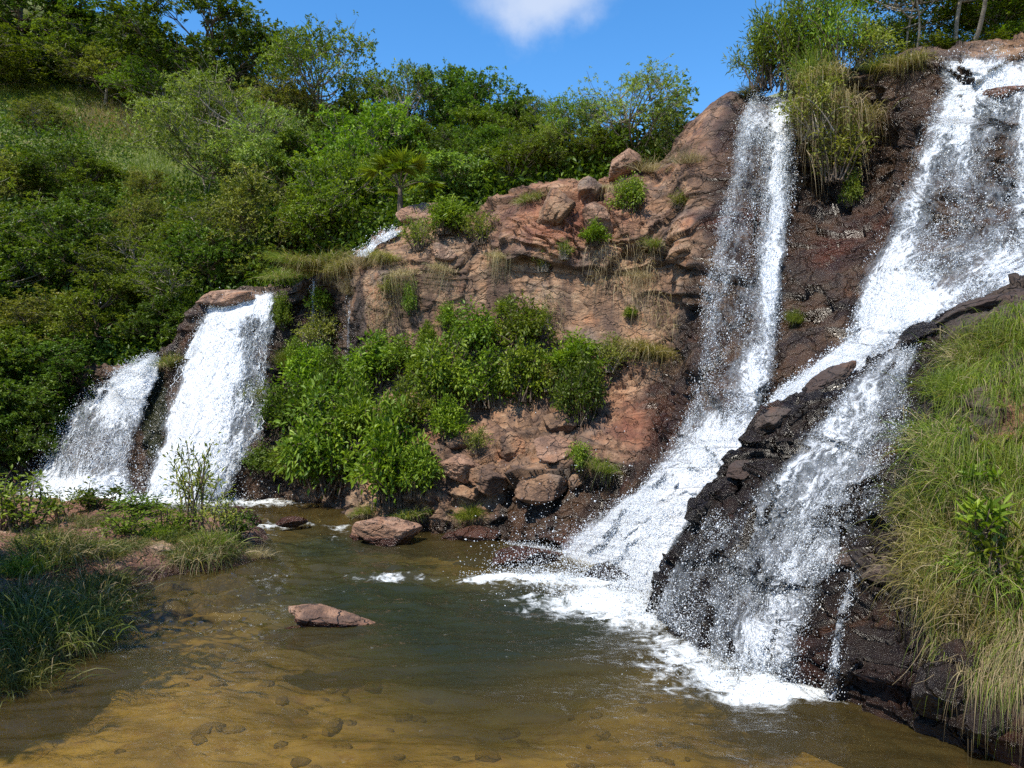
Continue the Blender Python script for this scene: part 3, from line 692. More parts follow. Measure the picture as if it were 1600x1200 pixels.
        rad = .34 * srad * np.exp(RS.randn(m, 1) * .4) * np.sin(np.linspace(.12, math.pi - .12, K))[None] * (1 + .5 * RS.randn(m, K)).clip(.3, 2)
        off4 = np.array([(1, 0, 0), (0, -1, .3), (-1, 0, 0), (0, 1, -.3)])
        V = R[:, :, None] + rad[:, :, None, None] * off4[None, None]
        idx = np.arange(m * K * 4).reshape(m, K, 4)
        Fc = np.concatenate([np.stack([idx[:, :-1, q], idx[:, :-1, (q + 1) % 4], idx[:, 1:, (q + 1) % 4], idx[:, 1:, q]], -1).reshape(-1, 4) for q in range(4)])
        o_ = mesh('water_strands', V.reshape(-1, 3), Fc, M_DROP, root, smooth=True); o_['kind'] = 'stuff'
    return root, G
def splash(root, pts_px, n, size=.012, h=.25):
    """a cloud of drops thrown up where a fall lands: (px, py, rx_m, ry_m, weight) at water level"""
    wts = np.array([q[4] for q in pts_px], float); wts /= wts.sum(); k = RS.choice(len(pts_px), n, p=wts)
    A = np.array([q[:4] for q in pts_px], float)[k]
    Yd = CAMZ * F / (A[:, 1] - HOR)
    Yd = np.where(Yd > 14.3, (CAMZ - .2) * F / (A[:, 1] - HOR), Yd)
    c = np.stack([(A[:, 0] - 800) / F * Yd, Yd, np.where(Yd > 14.3, .2, 0)], -1)
    c[:, 0] += RS.randn(n) * A[:, 2]; c[:, 1] += RS.randn(n) * A[:, 3]
    c[:, 2] += np.abs(RS.randn(n)) ** 1.5 * h * RS.rand(n)
    drops_mesh('splash', c - np.array(root.location), size * np.exp(RS.randn(n) * .45), RS.randn(n, 3), root, 1.3)

r, _ = fall('broad bright white fall pouring over the reddish lip at the left of the cliff', 
     [(322, 466), (306, 520), (290, 560), (268, 605), (250, 660), (236, 720), (222, 782)],
     [(438, 456), (432, 505), (428, 560), (430, 620), (425, 670), (395, 725), (350, 782)], B_CL,
     [(360, 480, 60, 20, .35), (335, 560, 42, 70, .75), (300, 660, 42, 70, .85), (280, 750, 60, 50, .9), (390, 600, 14, 90, -.12), (395, 470, 45, 14, .55), (420, 480, 14, 30, .25), (395, 690, 30, 60, .1)],
     base=.42, off=.45, ndrop=22000, nstrand=1300, srad=.02, dsize=.011, spread=.16, ns=120)
splash(r, [(140, 768, .9, .2, 1), (240, 774, 1.0, .2, 2), (330, 776, .6, .25, 1.6), (260, 786, 1.2, .3, 1)], 22000, .013, .6)
r, _ = fall('fainter shaded left arm of the fall fanning out beside the mossy rib',
     [(238, 556), (180, 582), (120, 630), (78, 690), (50, 730), (36, 780)], [(254, 556), (250, 590), (236, 625), (222, 665), (214, 710), (208, 780)], B_CL,
     [(225, 590, 35, 40, .45), (180, 620, 45, 40, .30), (150, 690, 50, 50, -.03), (80, 680, 26, 60, .05), (140, 765, 80, 22, .5)], base=.44, off=.35, ndrop=30000, nstrand=900, srad=.014, dsize=.011, spread=.18, ns=120)
fall('small spill of white water beside the rib left of the broad fall', [(314, 505), (300, 530), (290, 552), (288, 560)], [(326, 505), (322, 530), (310, 552), (302, 562)], B_CL, [], base=.75, off=.15, ns=30, nt_=60, ndrop=900, nstrand=80, dsize=.012, name='water_spill')
fall('small white cascade showing high between the trees above the cliff', [(610, 361), (590, 370), (574, 386), (556, 400)], [(632, 360), (618, 372), (592, 382), (578, 404)], B_CL, [(590, 378, 8, 6, -.3)], base=.75, off=.12, ns=40, nt_=60, ndrop=1500, nstrand=120, dsize=.015, name='cascade')
fall('thin trickle dripping in the dark recess nearer the broad fall', [(487, 438), (486, 480), (485, 530), (486, 566)], [(494, 438), (494, 480), (493, 530), (492, 566)], B_CL, [(490, 450, 10, 40, .3)], base=.32, off=.1, ns=10, nt_=120, ndrop=500, nstrand=60, srad=.008, name='trickle', edge=.4)
fall('thinnest trickle running down beside the tan buttress', [(544, 462), (543, 500), (541, 550), (540, 590)], [(549, 462), (548, 500), (547, 550), (546, 590)], B_CL, [], base=.3, off=.1, ns=8, nt_=120, ndrop=300, nstrand=40, srad=.007, name='trickle', edge=.4)
r, _ = fall('tall plunging fall to the left of the hanging plants, split in two strands',
     [(1168, 150), (1148, 190), (1134, 260), (1120, 330), (1104, 400), (1090, 480), (1080, 560), (1072, 640), (1040, 700), (985, 765), (915, 815), (860, 858), (785, 912)],
     [(1244, 150), (1246, 220), (1243, 300), (1236, 380), (1230, 450), (1218, 540), (1200, 620), (1188, 670), (1150, 730), (1098, 790), (1060, 860), (1030, 920), (1006, 972)], B_CL,
     [(1180, 185, 34, 40, .38), (1222, 200, 16, 80, .5), (1212, 330, 14, 110, .5), (1200, 460, 16, 110, .5), (1175, 590, 24, 60, .55), (1150, 260, 20, 80, .22), (1125, 380, 16, 80, .22), (1105, 480, 16, 60, .15),
      (1120, 700, 60, 60, .7), (1040, 780, 80, 60, .75), (960, 850, 90, 50, .75), (1000, 920, 60, 50, .7), (860, 890, 70, 20, .8), (1130, 560, 22, 60, -.05)],
     base=.17, off=.3, ns=150, nt_=380, ndrop=90000, nstrand=0, srad=.011, dsize=.0085, spread=.17, name='waterfall')
splash(r, [(820, 900, .35, .12, 1), (900, 905, .5, .2, 2), (970, 930, .5, .25, 2.5), (1000, 962, .25, .2, 1.5)], 26000, .010, .38)
r, _ = fall('widest fall tumbling from the top of the cliff to the right of the hanging plants',
     [(1450, 92), (1462, 140), (1436, 200), (1410, 255), (1400, 310), (1368, 352), (1345, 400), (1334, 450), (1325, 510), (1275, 562), (1212, 612), (1160, 670)],
     [(1720, 64), (1740, 150), (1740, 250), (1730, 350), (1700, 430), (1560, 500), (1470, 535), (1420, 560), (1370, 585), (1310, 620), (1260, 680), (1220, 720)], B_CL,
     [(1500, 110, 60, 26, .5), (1560, 125, 60, 30, .4), (1480, 165, 50, 30, .5), (1440, 230, 28, 45, .5), (1520, 200, 50, 30, .22), (1420, 300, 26, 50, .4), (1395, 380, 36, 50, .35), (1500, 250, 16, 120, .25), (1600, 230, 18, 120, .3), (1640, 330, 40, 60, .25),
      (1370, 480, 50, 60, .62), (1300, 565, 60, 36, .7), (1220, 625, 60, 40, .8), (1440, 470, 60, 40, .45), (1560, 420, 60, 40, .4), (1485, 335, 40, 60, -.14), (1565, 230, 26, 50, -.12)],
     base=.29, off=.22, ns=190, nt_=340, ndrop=90000, nstrand=0, srad=.012, dsize=.009, spread=.14, name='waterfall')
r, _ = fall('lacy veil of water spreading over the near dark ledge into the pool',
     [(1396, 540), (1335, 585), (1270, 655), (1190, 735), (1130, 820), (1092, 900), (1075, 960), (1062, 1008)],
     [(1440, 535), (1425, 590), (1415, 680), (1385, 760), (1345, 850), (1290, 930), (1258, 1000), (1240, 1074)], B_SP,
     [(1300, 670, 40, 50, .2), (1350, 620, 30, 50, .2), (1250, 780, 60, 60, .14), (1240, 900, 40, 70, .16), (1200, 1000, 60, 50, .25), (1385, 700, 14, 70, -.12), (1380, 560, 30, 20, .25), (1140, 870, 24, 90, -.06), (1230, 720, 40, 50, .15)],
     base=.38, off=.09, ns=170, nt_=340, ndrop=46000, nstrand=0, srad=.0075, dsize=.0058, spread=.07, name='waterfall', edge=.18)
splash(r, [(1120, 1030, .3, .15, 1), (1180, 1058, .35, .15, 2), (1230, 1076, .25, .12, 1.4)], 13000, .0065, .22)
fall('narrow spout of water at the right foot of the dark ledge', [(1326, 890), (1306, 950), (1292, 1020), (1284, 1088)], [(1336, 890), (1322, 950), (1314, 1020), (1306, 1090)], B_SP, [], base=.5, off=.05, ns=20, nt_=140, ndrop=1800, nstrand=160, srad=.006, dsize=.005, spread=.03, name='trickle', edge=.3)
fall('sparse film of spray down the outer edge of the dark ledge', [(1120, 790), (1070, 850), (1040, 900), (1016, 962)], [(1150, 830), (1120, 880), (1095, 930), (1080, 1000)], B_SP, [(1040, 920, 20, 60, .2)], base=.22, off=.05, ns=50, nt_=140, ndrop=9000, nstrand=0, srad=.006, dsize=.006, spread=.08, name='spray_veil')
tick('falls')

# ------------------------------------------------------------------ plants: generators
def unit(v): return v / (np.linalg.norm(v, axis=-1, keepdims=True) + 1e-9)
def leaf_quads(p, d, L_, Wd, up=None, fold=.25):
    n = len(p); d = unit(d)
    nr = unit(RS.randn(n, 3) * .7 + np.array([0, 0, 1.])) if up is None else up
    side = unit(np.cross(d, nr)); nr = np.cross(side, d)
    L_ = np.broadcast_to(L_, (n,))[:, None]; Wd = np.broadcast_to(Wd, (n,))[:, None]
    V = np.stack([p, p + d * L_ * .45 + side * Wd * .5 + nr * Wd * fold, p + d * L_ - nr * L_ * .12, p + d * L_ * .45 - side * Wd * .5 + nr * Wd * fold], 1)
    F3 = np.arange(n)[:, None] * 4
    # two triangles folded on the midrib
    Fc = np.concatenate([F3 + np.array([[0, 1, 2]]), F3 + np.array([[0, 2, 3]])], 1).reshape(-1, 3)
    return V.reshape(-1, 3), Fc
def tubes(paths, radii, sides=5):
    """paths: list of (K,3); radii: list of (K,)"""
    Vs, Fs, o = [], [], 0
    ang = np.linspace(0, 2 * math.pi, sides, endpoint=False)
    for p, r_ in zip(paths, radii):
        p = np.asarray(p); K = len(p)
        tg = unit(np.gradient(p, axis=0)); ref = np.array([0, 0, 1.]) if abs(tg[0, 2]) < .9 else np.array([1., 0, 0])
        a = unit(np.cross(tg, ref)); b_ = np.cross(tg, a)
        V = p[:, None] + np.asarray(r_)[:, None, None] * (np.cos(ang)[None, :, None] * a[:, None] + np.sin(ang)[None, :, None] * b_[:, None])
        idx = np.arange(K * sides).reshape(K, sides) + o
        Fs.append(np.stack([idx[:-1], np.roll(idx, -1, 1)[:-1], np.roll(idx, -1, 1)[1:], idx[1:]], -1).reshape(-1, 4))
        Vs.append(V.reshape(-1, 3)); o += K * sides
    return np.concatenate(Vs), np.concatenate(Fs)
def curve(a, b_, bend, K=6):
    t = np.linspace(0, 1, K)[:, None]
    return a * (1 - t) + b_ * t + bend * (t * (1 - t)) * 4
HOLD = []
def protomesh(name, V, Fc, m, attrs=None, smooth=False):
    o = mesh(name, V, Fc, m, attrs=attrs, smooth=smooth); me = o.data; bpy.data.objects.remove(o); return me
def make_tree(h, w, leafmat, bark, seed, ncl=26, nleaf=15000, ll=.13, lw=.06, base=.3, flat=.6, stems=1, shell=.6, gap=1.0, droop=0.):
    """unit-independent: real metres; returns mesh datas for trunk and crown"""
    global RS
    keep = RS; RS = np.random.RandomState(seed)
    top = np.array([RS.uniform(-.1, .1) * w, RS.uniform(-.1, .1) * w, h * .82])
    cz = h * (base + 1) / 2; rz = h * (1 - base) / 2
    paths, rads = [], []
    r0 = .018 * h + .02
    stemsl = []
    for k in range(stems):
        tp = top + (RS.randn(3) * np.array([w * .22, w * .22, h * .06]) if stems > 1 else 0)
        bs = RS.randn(3) * np.array([.05, .05, 0]) * (stems > 1)
        c = curve(bs, tp, RS.randn(3) * np.array([.06, .06, 0]) * h, 9); stemsl.append(c)
        paths.append(c); rads.append(np.linspace(r0, r0 * .25, 9) / math.sqrt(stems))
    ctr = []
    while len(ctr) < ncl:
        u = unit(RS.randn(3)); rr = RS.uniform(shell, 1) ** .6
        if u[2] < -.75: continue
        bump = 1 + .28 * math.sin(3 * math.atan2(u[1], u[0]) + seed) + RS.uniform(-.2, .12)
        q = np.array([u[0] * w / 2 * rr * bump, u[1] * w / 2 * rr * bump, cz + u[2] * rz * rr * (1 if u[2] > 0 else .8)])
        ctr.append(q)
    LV, LF, R_, o = [], [], [], 0
    per = nleaf // ncl
    for q in ctr:
        st = stemsl[RS.randint(len(stemsl))]
        zt = np.clip((q[2] - .25 * math.hypot(q[0], q[1])) / h, .12, .8); k = int(zt * 8)
        a = st[min(k, 8)]
        bc = curve(a, q, np.array([0, 0, -.04 * h]) + RS.randn(3) * .03 * h, 7); paths.append(bc); rads.append(np.linspace(r0 * .45, r0 * .12, 7))
        cr = w * RS.uniform(.11, .2) * gap
        nt2 = 9
        dirs = unit(RS.randn(nt2, 3) * np.array([1, 1, flat]) + .45 * unit(q - np.array([0, 0, cz * .8])))
        for d in dirs:
            e = q + d * cr * RS.uniform(.8, 1.5)
            tw = curve(bc[RS.randint(4, 7)], e, RS.randn(3) * .15 * cr, 5); paths.append(tw); rads.append(np.linspace(r0 * .13, r0 * .05, 5))
            n = per // nt2; nros = 6
            ros = tw[0] * .3 + e * .7 + RS.randn(nros, 3) * cr * .42 * np.array([1, 1, flat])
            rd = unit(d + RS.randn(nros, 3) * .6 + np.array([0, 0, .3]))
            ri = RS.randint(nros, size=n)
            ld = unit(RS.randn(n, 3) + rd[ri] * .55 + np.array([0, 0, -droop]))
            p = ros[ri] + ld * RS.rand(n, 1) * ll * .5
            V, Fc = leaf_quads(p, ld, 1.25 * ll * RS.uniform(.6, 1.25, n), 1.3 * lw * RS.uniform(.7, 1.2, n), up=unit(RS.randn(n, 3) * .5 + rd[ri] * .6 + np.array([0, 0, 1.])))
            LV.append(V); LF.append(Fc + o); o += len(V)
            tone = RS.rand() * .65
            R_.append(np.repeat(np.clip(tone + RS.rand(n) * .35, 0, 1), 2))
    V, Fc = tubes(paths, rads)
    tm = protomesh('trunk', V, Fc, bark, smooth=True)
    cm = protomesh('crown', np.concatenate(LV), np.concatenate(LF), leafmat, {'rnd': np.concatenate(R_)})
    RS = keep
    return dict(parts=[('trunk', tm), ('crown', cm)], h=h, w=w)
def make_shrub(h, w, leafmat, bark, seed, nstem=26, per=60, ll=.10, lw=.045, lean=.6, droop=.0, leafname='foliage', upr=.4):
    global RS
    keep = RS; RS = np.random.RandomState(seed)
    paths, rads, LV, LF, R_, o = [], [], [], [], [], 0
    for k in range(nstem):
        a = RS.randn(3) * np.array([w * .10, w * .10, 0]); ang = RS.rand() * 2 * math.pi; rr = w / 2 * RS.rand() ** .6
        hz = h * (1 - .55 * (rr / (w / 2)) ** 2) * RS.uniform(.55, 1.05)
        e = np.array([math.cos(ang) * rr, math.sin(ang) * rr, hz])
        c = curve(a, e, np.array([0, 0, .12 * h]) + RS.randn(3) * .06 * h, 8); paths.append(c); rads.append(np.linspace(.010, .003, 8) * (h ** .5) * 1.2)
        t = RS.uniform(.25, 1.03, per); i = np.clip(t * 7, 0, 6.99).astype(int); u = (t * 7 - i)[:, None]
        p = c[i] * (1 - u) + c[i + 1] * u
        tg = unit(c[i + 1] - c[i])
        d = unit(RS.randn(per, 3) + tg * .7 + np.array([0, 0, upr * .4 - droop]))
        sp = RS.rand(per, 1) ** 1.5 * .16 * w
        p2 = p + d * sp
        V, Fc = leaf_quads(p2, unit(d + RS.randn(per, 3) * .3), ll * RS.uniform(.55, 1.3, per), lw * RS.uniform(.7, 1.2, per), up=unit(RS.randn(per, 3) * .55 + np.array([-.1, -.35, 1.])))
        LV.append(V); LF.append(Fc + o); o += len(V)
        R_.append(np.repeat(np.clip(RS.rand() * .5 + RS.rand(per) * .55, 0, 1), 2))
    V, Fc = tubes(paths, rads, 4)
    tm = protomesh('stems', V, Fc, bark, smooth=True)
    cm = protomesh(leafname, np.concatenate(LV), np.concatenate(LF), leafmat, {'rnd': np.concatenate(R_)})
    RS = keep
    return dict(parts=[('stems', tm), (leafname, cm)], h=h, w=w)
def blade_mesh(root, d, Ln, droop, width, K=6, curl=None):
    """curved tapering grass blades"""
    n = len(root); t = np.linspace(0, 1, K)[None, :, None]
    d = unit(d); Ln = np.broadcast_to(Ln, (n,))[:, None, None]; dr = np.broadcast_to(droop, (n,))[:, None, None]
    g_ = np.array([0, 0, -1.])
    p = root[:, None] + d[:, None] * Ln * t * (1 - .25 * dr * t) + g_ * Ln * dr * t ** 2.2 * .75
    if curl is not None: p = p + curl[:, None] * Ln * t ** 2
    side = unit(np.cross(d, RS.randn(n, 3)))[:, None]
    wd = np.broadcast_to(width, (n,))[:, None, None] * (1 - t ** 1.6 * .92) * .5
    V = np.stack([p + side * wd, p - side * wd], 2)           # n,K,2,3
    idx = np.arange(n * K * 2).reshape(n, K, 2)
    Fc = np.stack([idx[:, :-1, 0], idx[:, :-1, 1], idx[:, 1:, 1], idx[:, 1:, 0]], -1).reshape(-1, 4)
    return V.reshape(-1, 3), Fc
def make_tussock(Ln, nb, m, seed, spread=1.0, droop=.7, width=.006, r=.12, dead=None):
    global RS
    keep = RS; RS = np.random.RandomState(seed)
    parts = []
    for nm, mt, n in (('blades', m, nb),) + ((('dry_blades', dead, nb // 3),) if dead else ()):
        rt = RS.randn(n, 3) * np.array([r, r, .02]); rt[:, 2] = np.abs(rt[:, 2])
        d = unit(RS.randn(n, 3) * np.array([spread, spread, .15]) * .55 + rt * np.array([2, 2, 0]) + np.array([0, 0, 1.]))
        V, Fc = blade_mesh(rt, d, Ln * RS.uniform(.45, 1.1, n) * (1 if nm == 'blades' else 1.05), droop * RS.uniform(.5, 1.4, n), width * RS.uniform(.6, 1.3, n))
        rn = np.repeat(RS.rand(n), 5)
        parts.append((nm, protomesh(nm, V, Fc, mt, {'rnd': rn})))
    RS = keep
    return dict(parts=parts, h=Ln, w=Ln * 1.5)
def place(proto, name, loc, label, cat, group=None, rz=None, s=1.0, tilt=None):
    root = empty(name, loc, RS.rand() * 6.28 if rz is None else rz, s); tag(root, label, cat, group)
    if tilt: root.rotation_euler = (tilt[0], tilt[1], root.rotation_euler[2])
    for nm, me in proto['parts']:
        o_ = bpy.data.objects.new(nm, me); COL.objects.link(o_); o_.parent = root
    return root

# ------------------------------------------------------------------ trees on the hillside
TP = {
 'dark':   [make_tree(6, 5.0, M_LEAF['dark'], M_BARKD, 11, 34, 20000, .15, .075, .12), make_tree(6, 4.6, M_LEAF['dark'], M_BARKD, 12, 30, 20000, .13, .07, .15)],
 'mid':    [make_tree(6, 5.4, M_LEAF['mid'], M_BARK, 21, 34, 20000, .14, .065, .12), make_tree(6, 4.8, M_LEAF['mid'], M_BARKD, 22, 30, 18000, .15, .07, .10), make_tree(6, 5.0, M_LEAF['mid'], M_BARK, 23, 28, 17000, .12, .05, .15)],
 'bright': [make_tree(6, 5.2, M_LEAF['bright'], M_BARK, 31, 34, 19000, .15, .075, .10), make_tree(6, 4.6, M_LEAF['bright'], M_BARKD, 32, 28, 17000, .14, .06, .12)],
 'olive':  [make_tree(6, 4.8, M_LEAF['olive'], M_BARK, 41, 28, 14000, .12, .055, .12), make_tree(6, 5.4, M_LEAF['olive'], M_BARKD, 42, 30, 15000, .13, .06, .15)],
 'pale':   [make_tree(6, 6.0, M_LEAF['pale'], M_BARK, 51, 30, 14000, .15, .05, .25, .35, stems=4, droop=.2), make_tree(6, 5.6, M_LEAF['pale'], M_BARK, 52, 28, 13000, .14, .05, .25, .4, stems=3)],
 'open':   [make_tree(6, 6.2, M_LEAF['mid'], M_BARK, 61, 20, 8000, .15, .07, .45, .35, shell=.75, stems=2), make_tree(6, 5.6, M_LEAF['dark'], M_BARK, 62, 18, 7500, .14, .07, .5, .35, shell=.75, stems=2)],
 'bush':   [make_tree(3, 3.4, M_LEAF['pale'], M_BARK, 71, 30, 17000, .065, .024, .05, stems=7, droop=-.3), make_tree(3, 3.2, M_LEAF['mid'], M_BARK, 72, 28, 16000, .065, .026, .05, stems=6)],
 'young':  [make_tree(5, 2.6, M_LEAF['pale'], M_BARK, 81, 16, 4500, .20, .06, .35, .3, droop=.6), make_tree(5, 2.2, M_LEAF['mid'], M_BARK, 82, 12, 2600, .18, .07, .5, .3)],
}
tick('tree protos')
GT = 'trees covering the hillside'
TREES = [  # px, base py, top py, width px, kind, label
 (60, 118, -60, 230, 'dark', 'dark tree whose crown is cut by the top left corner of the photo'),
 (-40, 150, 20, 200, 'mid', 'tree half out of frame at the upper left edge, above the open grass'),
 (120, 140, 20, 170, 'mid', 'mid green tree on the ridge just right of the top left corner tree'),
 (215, 150, 0, 120, 'pale', 'slender pale feathery tree against the sky, left of the tallest dark tree'),
 (165, 165, 55, 140, 'olive', 'brownish green bushy tree at the upper rim of the open grass'),
 (300, 185, -40, 240, 'dark', 'tallest dark tree on the ridge, its crown reaching the top edge'),
 (250, 190, 75, 150, 'mid', 'rounded tree in front of the tallest dark tree'),
 (385, 200, 15, 130, 'open', 'tree with a loose crown of separate clumps right of the tallest dark tree'),
 (500, 240, 25, 200, 'open', 'flat-topped tree leaning right, alone against the blue sky at left'),
 (440, 240, 95, 150, 'olive', 'olive tree below the flat-topped leaning tree'),
 (575, 250, 100, 130, 'dark', 'dark tree on the skyline immediately right of the flat-topped leaning tree'),
 (640, 262, 82, 130, 'open', 'tree with a knobbly top on the skyline left of the twin mid-ridge trees'),
 (700, 262, 84, 140, 'dark', 'left tree of the two dark mid-ridge trees under the cloud'),
 (775, 262, 92, 140, 'dark', 'right tree of the two dark mid-ridge trees under the cloud'),
 (840, 262, 132, 120, 'mid', 'lower skyline tree just left of the airy round bush'),
 (900, 264, 130, 110, 'open', 'thin-leaved tree behind the airy round bush'),
 (995, 252, 82, 200, 'bush', 'airy round bush standing alone against the sky, left of the red rock peak'),
 (1048, 244, 150, 90, 'bush', 'smaller airy bush beside the red rock peak'),
 (330, 330, 90, 220, 'pale', 'big feathery tree with pale branching trunks, middle of the left slope'),
 (420, 350, 140, 190, 'pale', 'feathery tree leaning right, next to the biggest feathery tree'),
 (400, 440, 235, 180, 'olive', 'olive tree with many thin pale stems at the foot of the feathery trees'),
 (580, 330, 120, 180, 'bright', 'vivid green tree standing right of the feathery trees'),
 (525, 400, 200, 170, 'bright', 'yellowish green tree above the grassy ledge of the recess'),
 (590, 352, 215, 110, 'mid', 'dense tree just above the small high cascade'),
 (490, 405, 270, 120, 'mid', 'bushy tree between the yellowish tree and the broad fall lip'),
 (660, 300, 175, 120, 'dark', 'dark tree behind the fan palm'),
 (715, 345, 205, 120, 'young', 'young tree with layered drooping leaves on a thin pale trunk'),
 (760, 292, 180, 120, 'dark', 'dark tree filling the slope behind the young layered tree'),
 (790, 318, 200, 80, 'young', 'spindly tree with a bare leaning trunk beside the red blocks'),
 (820, 290, 190, 110, 'mid', 'bushy tree behind the spindly leaning tree'),
 (880, 272, 165, 110, 'olive', 'olive tree at the plateau edge above the red blocks'),
 (853, 300, 190, 60, 'young', 'slim sapling with a straight white stem above the red blocks'),
 (930, 262, 180, 100, 'mid', 'low tree left of the broad-leaved sapling'),
 (945, 282, 210, 50, 'young', 'broad-leaved sapling at the plateau edge'),
 (85, 330, 200, 140, 'dark', 'very dark round tree on the left slope below the open grass'),
 (20, 345, 225, 140, 'olive', 'brownish tree at the left frame edge below the open grass'),
 (110, 470, 290, 190, 'dark', 'dark tree halfway up the left slope'),
 (10, 500, 330, 200, 'mid', 'mid green tree at the left frame edge, halfway up'),
 (215, 470, 330, 150, 'mid', 'low spreading tree at the foot of the sunny grass strip'),
 (60, 580, 430, 190, 'olive', 'olive tree above the shaded hollow at left'),
 (170, 560, 400, 170, 'mid', 'leafy tree just above the left arm of the fall'),
 (275, 500, 360, 150, 'mid', 'leafy tree up the slope behind the mossy rib'),
 (345, 470, 320, 140, 'dark', 'dark tree right behind the reddish lip slab'),
 (270, 555, 440, 120, 'dark', 'dark low tree shading the top of the mossy rib'),
 (100, 640, 500, 160, 'dark', 'dark tree overhanging the left arm of the fall'),
 (0, 690, 520, 190, 'dark', 'darkest tree in the hollow at the left frame edge'),
 (420, 450, 365, 110, 'olive', 'scrubby tree behind the top of the broad fall'),
 (225, 400, 285, 110, 'olive', 'small tree in the middle of the sunny grass strip'),
 (-60, 420, 230, 220, 'mid', 'tree cut by the left frame edge at mid slope'),
 (45, 745, 600, 120, 'dark', 'dark low bush-like tree filling the hollow left of the fainter fall arm'),
 (-70, 760, 560, 200, 'dark', 'dark tree beyond the left frame edge beside the hollow'),
]
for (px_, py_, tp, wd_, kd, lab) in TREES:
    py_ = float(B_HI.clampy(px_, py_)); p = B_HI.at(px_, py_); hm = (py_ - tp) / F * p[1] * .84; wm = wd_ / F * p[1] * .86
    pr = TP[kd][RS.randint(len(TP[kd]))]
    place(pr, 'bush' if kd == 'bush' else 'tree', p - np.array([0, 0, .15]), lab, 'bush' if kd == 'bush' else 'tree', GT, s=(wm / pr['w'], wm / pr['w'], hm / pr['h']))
# more crowns that merge into the wood further up the slope
GW = 'tangled trees filling the wooded slope'
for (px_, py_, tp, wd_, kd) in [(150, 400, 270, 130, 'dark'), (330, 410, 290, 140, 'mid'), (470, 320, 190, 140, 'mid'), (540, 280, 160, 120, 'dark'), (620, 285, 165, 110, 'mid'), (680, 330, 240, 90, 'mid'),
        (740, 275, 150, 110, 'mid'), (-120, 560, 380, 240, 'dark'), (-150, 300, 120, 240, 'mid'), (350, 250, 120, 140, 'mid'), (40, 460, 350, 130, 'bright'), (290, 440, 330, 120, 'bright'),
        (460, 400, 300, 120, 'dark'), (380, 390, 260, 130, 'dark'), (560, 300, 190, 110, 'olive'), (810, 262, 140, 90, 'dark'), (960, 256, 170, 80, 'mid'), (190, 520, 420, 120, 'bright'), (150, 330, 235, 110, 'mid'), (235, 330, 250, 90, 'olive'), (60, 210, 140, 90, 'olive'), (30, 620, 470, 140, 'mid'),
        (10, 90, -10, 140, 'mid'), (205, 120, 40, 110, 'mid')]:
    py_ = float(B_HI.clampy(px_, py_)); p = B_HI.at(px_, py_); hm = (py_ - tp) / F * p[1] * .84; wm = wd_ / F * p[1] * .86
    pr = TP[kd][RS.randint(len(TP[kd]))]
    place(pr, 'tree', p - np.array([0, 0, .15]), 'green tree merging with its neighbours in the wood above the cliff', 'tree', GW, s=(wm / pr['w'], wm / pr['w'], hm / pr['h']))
GR = 'trees at the top right'
for (px_, py_, Yd, tp, wd_, kd, lab) in [(1500, 100, 16.0, -160, 300, 'open', 'dark tree leaning over the crest above the widest fall'), (1420, 105, 16.4, -60, 170, 'open', 'loose dark tree at the crest left of the leaning tree'), (1570, 62, 16.8, -40, 160, 'bright', 'low bright bush at the top right corner'),
        (1690, 50, 17, -120, 220, 'mid', 'tree beyond the right frame edge at the top of the cliff'), (1400, 92, 17, 20, 90, 'mid', 'small bush behind the orange-tipped grass at the crest'), (1440, 98, 16.6, 55, 110, 'olive', 'low olive bush on the crest under the leaning dark tree'), (1500, 90, 16.4, 50, 120, 'mid', 'low green bush right of the low olive crest bush'), (1600, 82, 16.2, 30, 130, 'mid', 'green bush at the crest by the right frame edge')]:
    p = P(px_, py_, Yd); hm = (py_ - tp) / F * Yd; wm = wd_ / F * Yd; pr = TP[kd][0]
    place(pr, 'tree' if 'tree' in lab else 'bush', p - np.array([0, 0, .2]), lab, 'tree' if 'tree' in lab else 'bush', GR, s=(wm / pr['w'], wm / pr['w'], hm / pr['h']))
# the tree on the left bank outside the frame whose shade falls over the near bank
for (x_, y_, s_, lab) in [(-18.0, 15.6, 1.35, 'big leafy tree left of the falls whose shade darkens the hollow'), (-7.7, 5.3, .92, 'tall leafy tree on the left bank shading the near tussocks')]:
    place(TP['mid'][0], 'tree', (x_, y_, .3), lab, 'tree', 'shade trees on the left bank', s=s_)

def make_palm(seed):
    global RS
    keep = RS; RS = np.random.RandomState(seed); LV, LF, R_, o = [], [], [], 0; paths, rads = [], []
    for k in range(16):
        a = RS.rand() * 6.28; el_ = RS.uniform(.1, 1.3); d = np.array([math.cos(a) * math.cos(el_), math.sin(a) * math.cos(el_), math.sin(el_)])
        c = curve(np.array([0, 0, .5]), np.array([0, 0, .5]) + d * .9, np.array([0, 0, .1]), 6); paths.append(c); rads.append(np.full(6, .012))
        n = 22; an = np.linspace(-1.5, 1.5, n); s1 = unit(np.cross(d, [0, 0, 1.])); 
        dd_ = unit(np.cos(an)[:, None] * d + np.sin(an)[:, None] * s1 + np.array([0, 0, -.35]))
        V, Fc = leaf_quads(np.repeat(c[-1:], n, 0), dd_, .62 * RS.uniform(.8, 1.1, n), .07); LV.append(V); LF.append(Fc + o); o += len(V)
        R_.append(np.repeat(np.full(n, RS.rand()), 2))
    paths.append(np.array([[0, 0, -.2], [0, 0, .2], [0, 0, .55]])); rads.append(np.array([.1, .09, .07]))
    V, Fc = tubes(paths, rads); RS = keep
    return dict(parts=[('trunk', protomesh('trunk', V, Fc, M_BARKD, smooth=True)), ('fronds', protomesh('fronds', np.concatenate(LV), np.concatenate(LF), M_LEAF['bright'], {'rnd': np.concatenate(R_)}))], h=1.3, w=2.6)
